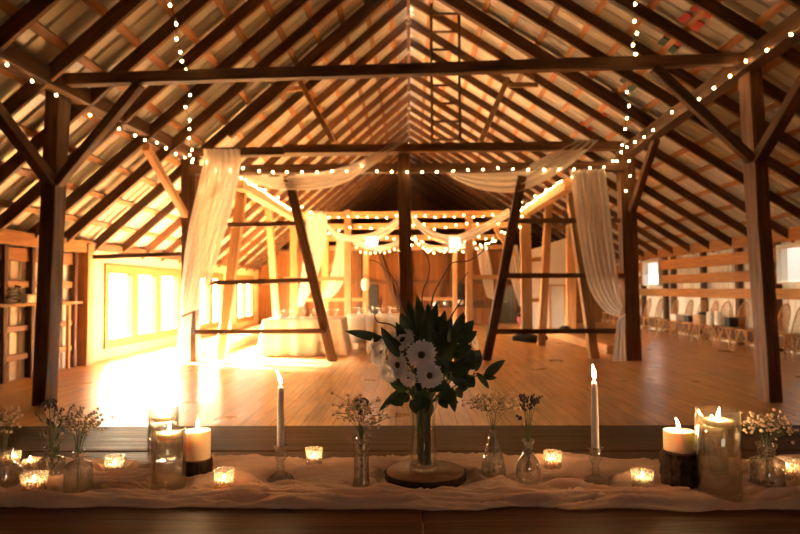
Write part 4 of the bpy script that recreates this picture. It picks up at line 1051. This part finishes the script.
# ---- wood slice and central vase
sp, sr = base(425.5, 491, 81)
ws = empty('wood_slice', sp + Vector((0, 0, 0)), 'round wood slice with bark edge under the central vase', 'wood slice')
th = .021; n = 72; vs = []; fs = []
for k, (rf, z) in enumerate(((.97, 0), (1, .004), (1.0, th * .5), (1, th - .003), (.975, th))):
    for i in range(n):
        t = 2 * PI * i / n; rr = sr * rf * (1 + .018 * noise.noise(Vector((3 * math.cos(t), 3 * math.sin(t), 2))) + .008 * noise.noise(Vector((14 * math.cos(t), 14 * math.sin(t), z * 90))))
        vs.append((rr * math.cos(t), rr * math.sin(t), z))
for k in range(4):
    for i in range(n): fs.append((k * n + i, k * n + (i + 1) % n, (k + 1) * n + (i + 1) % n, (k + 1) * n + i))
fs.append(tuple(reversed(range(n))))
MB().add(vs, fs, True).build('bark_edge', M['bark'], ws)
MB().lathe([(0, th - .002), (sr * .955, th - .002), (sr * .955, th + .0012), (0, th + .0012)], 64).build('cut_face', M['cutwood'], ws)
VZ = TZ + th + .002
p = T(424, 474, VZ); vr = 14.6 * p.y / F; vc = Vector((p.x * (p.y + vr) / p.y, p.y + vr, VZ)); vh = P(424, 399.5, vc.y).z - VZ
v = empty('flower_vase', vc, 'waisted clear glass vase of stems and water in the middle of the table', 'vase')
vp = [(.98, 0), (1, .02), (.98, .12), (.84, .4), (.78, .6), (.84, .82), (1.04, .98), (1.05, 1)]
th_ = .003
outer = [(a * vr, b * vh) for a, b in vp]; inner = [(a - th_, max(b, .012)) for a, b in reversed(outer)]
MB().lathe([(0, 0)] + outer + inner + [(0, .012)], 44, ribs=14, amp=.012).build('glass_body', M['glass'], v)
MB().lathe([(0, .0135), (vr * .9, .0135), (vr * .93, .05), (vr * .84 - .005, vh * .4), (vr * .78 - .005, vh * .58), (0, vh * .58)], 40).build('water', M['water'], v)
neck = vc + Vector((0, 0, vh))
def stem_path(end, i):
    rnd = random.Random(100 + i); a = rnd.uniform(0, 2 * PI); ra = vr * .55 * math.sqrt(rnd.random())
    p0 = vc + Vector((ra * math.cos(a), ra * math.sin(a), .016)); a2 = a + PI + rnd.uniform(-.6, .6); rb_ = vr * .55 * math.sqrt(rnd.random())
    e = Vector(end); dirn = Vector((e.x - neck.x, e.y - neck.y, 0)); 
    if dirn.length > 1e-6: dirn.normalize()
    p1 = neck + dirn * rb_ + Vector((0, 0, -.01))
    return [p0, p0.lerp(p1, .5), p1, p1.lerp(e, .4) + Vector((0, 0, .012)), p1.lerp(e, .75) + Vector((0, 0, .012)), e]
VY = vc.y
# daisies
def daisy(px, py, dy, rpx, facing, label, group=None, i=0, disc=True, np_=25):
    c = P(px, py, VY + dy); r = rpx * c.y / F; f = Vector(facing).normalized()
    root = empty('daisy', c, label, 'flower', group)
    xa = f.orthogonal().normalized(); ya = f.cross(xa); rnd = random.Random(i + 50)
    m = MB()
    for layer, (n_, rr, tilt) in enumerate(((np_, 1.0, .06), (np_ - 4, .82, .22), (12, .5, .42))):
        for k in range(n_):
            a = 2 * PI * k / n_ + layer * .13 + rnd.uniform(-.05, .05); d = xa * math.cos(a) + ya * math.sin(a)
            ln = r * rr * rnd.uniform(.9, 1.05); tl = tilt + rnd.uniform(-.06, .08)
            leafmesh(m, d * r * .14, (d * math.cos(tl) + f * math.sin(tl)) * ln, r * .24, f, .06, .15, 6, True)
    m.build('petals', M['petal'], root)
    if disc:
        q = MB().lathe([(0, -.3 * r * .3), (r * .2, -.02 * r), (r * .27, .03 * r), (r * .2, .13 * r), (0, .15 * r)], 16)
        q.v = [xa * v_.x + ya * v_.y + f * v_.z for v_ in q.v]; q.build('disc', M['disc'], root)
    MB().tube([p_ - c for p_ in stem_path(c - f * r * .12, i)], .0022, 6).build('stem', M['stem'], root)
daisy(421.5, 355, -.085, 15.5, (-.1, -1, .18), 'large white daisy facing forward, upper of the front pair', i=1)
daisy(429.5, 375.5, -.095, 14, (.05, -1, .05), 'white daisy facing forward, lower of the front pair', i=2)
daisy(398, 365, -.085, 14, (-.6, -.85, 0), 'white daisy turned left beside the front pair', i=3)
daisy(403, 340, -.06, 14, (-.45, -.65, .6), 'white daisy turned up at the upper left of the bouquet', i=4)
daisy(381, 352, -.07, 16, (-.75, -.55, .4), 'white daisy at the outer left of the bouquet', i=5, disc=False)
daisy(388, 371, -.08, 13, (-.6, -.75, -.35), 'white daisy drooping at the lower left', i=6, disc=False)
daisy(408, 378, -.09, 10, (-.3, -.85, -.4), 'small white daisy tucked under the front pair', i=7, disc=False)
daisy(371, 346, -.04, 9, (-.9, -.3, .3), 'small white daisy peeking out at the far left under the long leaf', i=10, disc=False)
daisy(390, 338, -.03, 10, (-.5, -.4, .8), 'white daisy facing up behind the broad left leaf', i=11, disc=False)
daisy(474, 342, .03, 9, (.8, -.4, .3), 'pale flower half hidden at the right of the bouquet', i=8, disc=False)
daisy(455, 331, -.01, 7, (.4, -.7, .6), 'pale half open flower among the right leaves', i=9, disc=False, np_=12)
# leafy branches: list of branches, each a stem end and leaves (base px, tip px, width px, depth offset)
rnd = random.Random(21)
def branch(end, leaves, label, mat='leaf', i=0, group=None, nm='leafy_branch'):
    e = P(end[0], end[1], VY + end[2]); root = empty(nm, e, label, 'foliage', group)
    path = stem_path(e, 300 + i)
    st = MB().tube([p_ - e for p_ in path], .0022, 6, .0014)
    for (bx, by, tx, ty, w, d0, d1) in leaves:
        a = P(bx, by, VY + d0); b = P(tx, ty, VY + d1)
        m = MB(); nv = Vector((rnd.uniform(-.4, .4), -1, rnd.uniform(-.2, .6)))
        leafmesh(m, a - e, b - e, w * VY / F, nv, rnd.uniform(.02, .12), rnd.uniform(.1, .35))
        m.build('leaf', M[mat], root)
        # petiole joins the leaf to the stem
        near = min(path[2:], key=lambda q: (q - a).length)
        st.tube([near - e, near.lerp(a, .5) - e + Vector((0, 0, .004)), a - e], .0011, 4)
    st.build('stem', M['stem'], root)
branch((384, 339, -.02), [(386, 341, 345, 331, 10, -.02, -.04), (392, 347, 376, 340, 6, 0, -.01)], 'dark branch with a long pointed leaf reaching left', i=1)
branch((398, 350, -.03), [(399, 357, 381, 327, 11, -.10, -.10), (402, 350, 392, 337, 7, -.07, -.08)], 'dark branch with a broad leaf above the left daisies', i=2)
branch((400, 390, -.03), [(400, 389, 379, 411, 7, -.03, -.05), (404, 392, 401, 407, 6, -.02, -.03)], 'low branch drooping to the lower left', i=3)
branch((402, 388, -.06), [(406, 391, 389, 381, 8, -.06, -.07)], 'fresh green leaf on a short stem at the lower left', 'leaf2', i=4)
branch((414, 318, .0), [(418, 348, 408, 300, 13, -.01, .01), (414, 345, 400, 313, 14, -.02, -.02), (412, 350, 396, 322, 12, -.04, -.05)], 'upright pointed leaves at the top left of the bouquet', i=5)
branch((424, 308, .02), [(422, 346, 417, 295, 13, 0, .02), (428, 348, 428, 303, 13, -.02, 0), (430, 350, 437, 302, 12, 0, .02)], 'tall pointed leaves at the crown of the bouquet', i=6)
branch((446, 322, .0), [(436, 350, 452, 318, 14, -.03, -.03), (438, 348, 445, 310, 12, .01, .02), (442, 352, 463, 324, 15, -.03, -.04), (440, 358, 458, 340, 14, -.06, -.08)], 'dark pointed leaves right of the crown', i=7)
branch((463, 322, .0), [(455, 342, 464, 312, 13, .0, 0), (458, 340, 474, 320, 13, -.02, -.03), (460, 345, 477, 331, 11, -.01, 0), (456, 350, 472, 347, 12, -.04, -.05), (452, 345, 452, 325, 12, -.05, -.06)], 'rounded dark leaves at the upper right of the bouquet', i=8)
branch((486, 374, -.01), [(484, 379, 505, 360, 11, -.01, -.01), (477, 373, 489, 389, 7, -.02, -.03), (476, 371, 480, 350, 8, .0, .01), (470, 378, 469, 388, 12, -.02, -.03), (484, 377, 497, 378, 6, -.01, -.02)], 'leafy sprig stretching out to the far right', i=9)
branch((456, 395, -.02), [(452, 388, 455, 412, 10, -.02, -.03), (444, 388, 440, 405, 8, -.03, -.03), (456, 388, 462, 398, 9, -.02, -.01)], 'dark drooping leaves at the lower right of the vase', i=10)
# the dark leafy body, several branches
for bi, (ex, ey, ed, lab) in enumerate(((445, 345, -.03, 'dense dark leaves right of the upper front daisy'), (456, 360, -.02, 'dense dark leaves in the right middle of the bouquet'), (449, 380, -.04, 'dense dark leaves right of the lower front daisy'),
                                       (466, 372, 0, 'dark leaves behind the far right sprig'), (432, 395, -.03, 'dark leaves over the vase rim'), (412, 395, -.03, 'dark leaves over the left of the vase rim'),
                                       (425, 330, .03, 'dark leaves behind the upper front daisy'), (440, 365, .05, 'dark leaves at the back of the bouquet'), (410, 372, .04, 'dark leaves behind the left daisies'))):
    lv = []
    for k in range(13):
        a = rnd.uniform(0, 2 * PI); q = rnd.uniform(2, 11); bx = ex + q * math.cos(a); by = ey + q * math.sin(a) * .9; ln = rnd.uniform(11, 18)
        a2 = a + rnd.uniform(-.5, .5); d0 = ed + rnd.uniform(-.02, .03)
        lv.append((bx, by, bx + ln * math.cos(a2), by + ln * math.sin(a2) - 2, rnd.uniform(8, 12), d0, d0 + rnd.uniform(-.02, .01)))
    branch((ex, ey, ed), lv, lab, i=20 + bi)
# curly twigs
def twig(pts, label, i):
    pp = [P(x, y, VY + d) for x, y, d in pts]; path = stem_path(pp[0], 500 + i)
    sm = [Vector(edge_interp([tuple(q) for q in pp], k / 24)) for k in range(25)]
    o = MB().tube(path[:-1] + sm, .0022, 6, .0012).build('curly_twig', M['twig'], loc=pp[0])
    tag(o, label, 'twig')
twig([(413, 330, .02), (400, 300, .02), (397, 285, .03), (388, 272, .03), (377, 262, .03), (368, 260, .03)], 'curly twig arching up to the left of the middle post', 1)
twig([(402, 335, 0), (392, 325, 0), (378, 322, 0), (375, 314, 0), (381, 305, 0), (382, 297, 0)], 'short curled twig low on the left of the bouquet', 2)
twig([(424, 320, .02), (422, 295, .02), (428, 278, .02), (429, 262, .02), (423, 250, .02), (418, 240, .02)], 'curly twig rising straight above the bouquet', 3)
twig([(430, 320, .0), (433, 296, 0), (444, 275, 0), (452, 263, 0), (468, 261, .01), (482, 252, .01), (485, 245, .01)], 'long curly twig reaching up to the right', 4)
twig([(446, 325, .02), (455, 310, .02), (462, 298, .02), (460, 285, .02), (468, 272, .02)], 'thin twig standing at the right of the bouquet', 5)

# ---- cheesecloth runner
def runner():
    nx, ny = 460, 130; x0, x1 = -1.75, 1.75; rows = []
    for j in range(ny + 1):
        v_ = j / ny; row = []
        for i in range(nx + 1):
            x = x0 + (x1 - x0) * i / nx
            yn = 1.415 + .028 * noise.noise(Vector((x * 2.1, 3.3, 0))) + .012 * noise.noise(Vector((x * 9, 8.3, 0)))
            yf = 1.80 + .03 * noise.noise(Vector((x * 2.3, 7.7, 0))) + .012 * noise.noise(Vector((x * 8, 1.3, 0)))
            y = yn + (yf - yn) * v_ + .014 * noise.noise(Vector((x * 6, v_ * 6, 4)))
            wv = .035 * noise.noise(Vector((x * 3.3, y * 5, 2))) + .012 * noise.noise(Vector((x * 11, y * 12, 8)))
            yy = y + wv
            a = 1 - abs(noise.noise(Vector((x * 2.4, yy * 27, 1.0)))) * 2.4
            b = 1 - abs(noise.noise(Vector((x * 4.6 + 9, yy * 52, 6.0)))) * 2.2
            c = 1 - abs(noise.noise(Vector((x * 9 + 2, yy * 95, 3)))) * 2.0
            hgt = .013 * max(0, a) ** 1.8 + .013 * max(0, b) ** 1.6 + .007 * max(0, c) ** 1.2 + .0015
            hgt += .004 * max(0, noise.noise(Vector((x * 3.1 + 5, y * 9, 9)))) * 1.5
            ed = min(1, min(v_, 1 - v_) / .035); hgt = hgt * (.25 + .75 * ed)
            k = 1
            for (fx, fy, fr) in FOOT:
                dd = math.hypot(x - fx, y - fy) - fr * 1.03
                lim = .05 if y < fy else .025
                if dd < lim: k = min(k, max(0, dd / lim))
            k = k * k * (3 - 2 * k)
            row.append((x, y, TT + .0012 + max(.0006, hgt) * k * 1.0 + .0004))
        rows.append(row)
    o = MB().grid(rows).build('table_runner', M['runner'], loc=(0, 1.63, TT)); solidify(o, .0012, 1)
    tag(o, 'wrinkled blush cheesecloth runner along the dark plank table', 'table runner')
runner()

# ------------------------------------------------------------------ daylight
W = bpy.data.worlds.new('overcast_sky'); S.world = W; W.use_nodes = True
nt = W.node_tree; nt.nodes.clear()
out = nt.nodes.new('ShaderNodeOutputWorld'); bg = nt.nodes.new('ShaderNodeBackground')
bg.inputs['Color'].default_value = (1.0, .80, .55, 1)
# the sky is brightest around the low sun beyond the left windows; the ground outside is darker than the sky
tc = nt.nodes.new('ShaderNodeTexCoord'); dp = nt.nodes.new('ShaderNodeVectorMath'); dp.operation = 'DOT_PRODUCT'
dp.inputs[1].default_value = Vector((-.92, .38, .12)).normalized()
mr = nt.nodes.new('ShaderNodeMapRange'); mr.interpolation_type = 'SMOOTHSTEP'
mr.inputs['From Min'].default_value = -.05; mr.inputs['From Max'].default_value = .75; mr.inputs['To Min'].default_value = 4.0; mr.inputs['To Max'].default_value = 180
cm = nt.nodes.new('ShaderNodeMixRGB'); cm.inputs['Color1'].default_value = (.92, .86, .78, 1); cm.inputs['Color2'].default_value = (1.0, .81, .52, 1)
m01 = nt.nodes.new('ShaderNodeMapRange'); m01.inputs['From Min'].default_value = 4.0; m01.inputs['From Max'].default_value = 180
nt.links.new(tc.outputs['Generated'], dp.inputs[0]); nt.links.new(dp.outputs['Value'], mr.inputs['Value']); sx = nt.nodes.new('ShaderNodeSeparateXYZ'); nt.links.new(tc.outputs['Generated'], sx.inputs[0])
gz = nt.nodes.new('ShaderNodeMapRange'); gz.interpolation_type = 'SMOOTHSTEP'
gz.inputs['From Min'].default_value = -.06; gz.inputs['From Max'].default_value = .06; gz.inputs['To Min'].default_value = .14; gz.inputs['To Max'].default_value = 1
mu = nt.nodes.new('ShaderNodeMath'); mu.operation = 'MULTIPLY'; nt.links.new(sx.outputs['Z'], gz.inputs['Value'])
nt.links.new(mr.outputs[0], mu.inputs[0]); nt.links.new(gz.outputs[0], mu.inputs[1]); nt.links.new(mu.outputs[0], bg.inputs['Strength'])
nt.links.new(mr.outputs[0], m01.inputs['Value']); nt.links.new(m01.outputs[0], cm.inputs['Fac']); nt.links.new(cm.outputs[0], bg.inputs['Color'])
sl = bpy.data.lights.new('sun', 'SUN'); sl.energy = 1000; sl.color = (1.0, .95, .84); sl.angle = math.radians(10)
so = bpy.data.objects.new('sun', sl); COL.objects.link(so); so.location = (-20, 20, 8)
so.rotation_euler = Vector((1, -.4, -.42)).to_track_quat('-Z', 'Y').to_euler()
nt.links.new(bg.outputs[0], out.inputs[0])
def portal(name, loc, rot, sx, sy):
    l = bpy.data.lights.new(name, 'AREA'); l.shape = 'RECTANGLE'; l.size = sx; l.size_y = sy; l.cycles.is_portal = True
    o = bpy.data.objects.new(name, l); COL.objects.link(o); o.location = loc; o.rotation_euler = rot
for (a, b, n) in wins: portal('window_daylight', (XL - .2, (a + b) / 2, (wz0 + wz1) / 2), (0, -PI / 2, 0), wz1 - wz0, b - a)
portal('fill_opening_portal', ((NW[0] + NW[1]) / 2, YN - .2, (NW[2] + NW[3]) / 2), (PI / 2, 0, 0), NW[1] - NW[0], NW[3] - NW[2])  # guides sky light through the opening added to brighten the foreground
for (a, b) in RWIN: portal('window_daylight', (XR + .3, (a + b) / 2, (rz0 + rz1) / 2), (0, PI / 2, 0), rz1 - rz0, b - a)

# ------------------------------------------------------------------ render look
vs_ = S.view_settings
S.display_settings.display_device = 'sRGB'
vs_.view_transform = 'Standard'; vs_.look = 'None'; vs_.exposure = 0.0; vs_.gamma = 1.0; vs_.use_curve_mapping = False
cy = S.cycles
cy.use_denoising = True; cy.max_bounces = 14; cy.diffuse_bounces = 6; cy.glossy_bounces = 4; cy.transmission_bounces = 10; cy.transparent_max_bounces = 24
cy.caustics_refractive = False; cy.caustics_reflective = False; cy.sample_clamp_indirect = 60.0; cy.use_light_tree = True
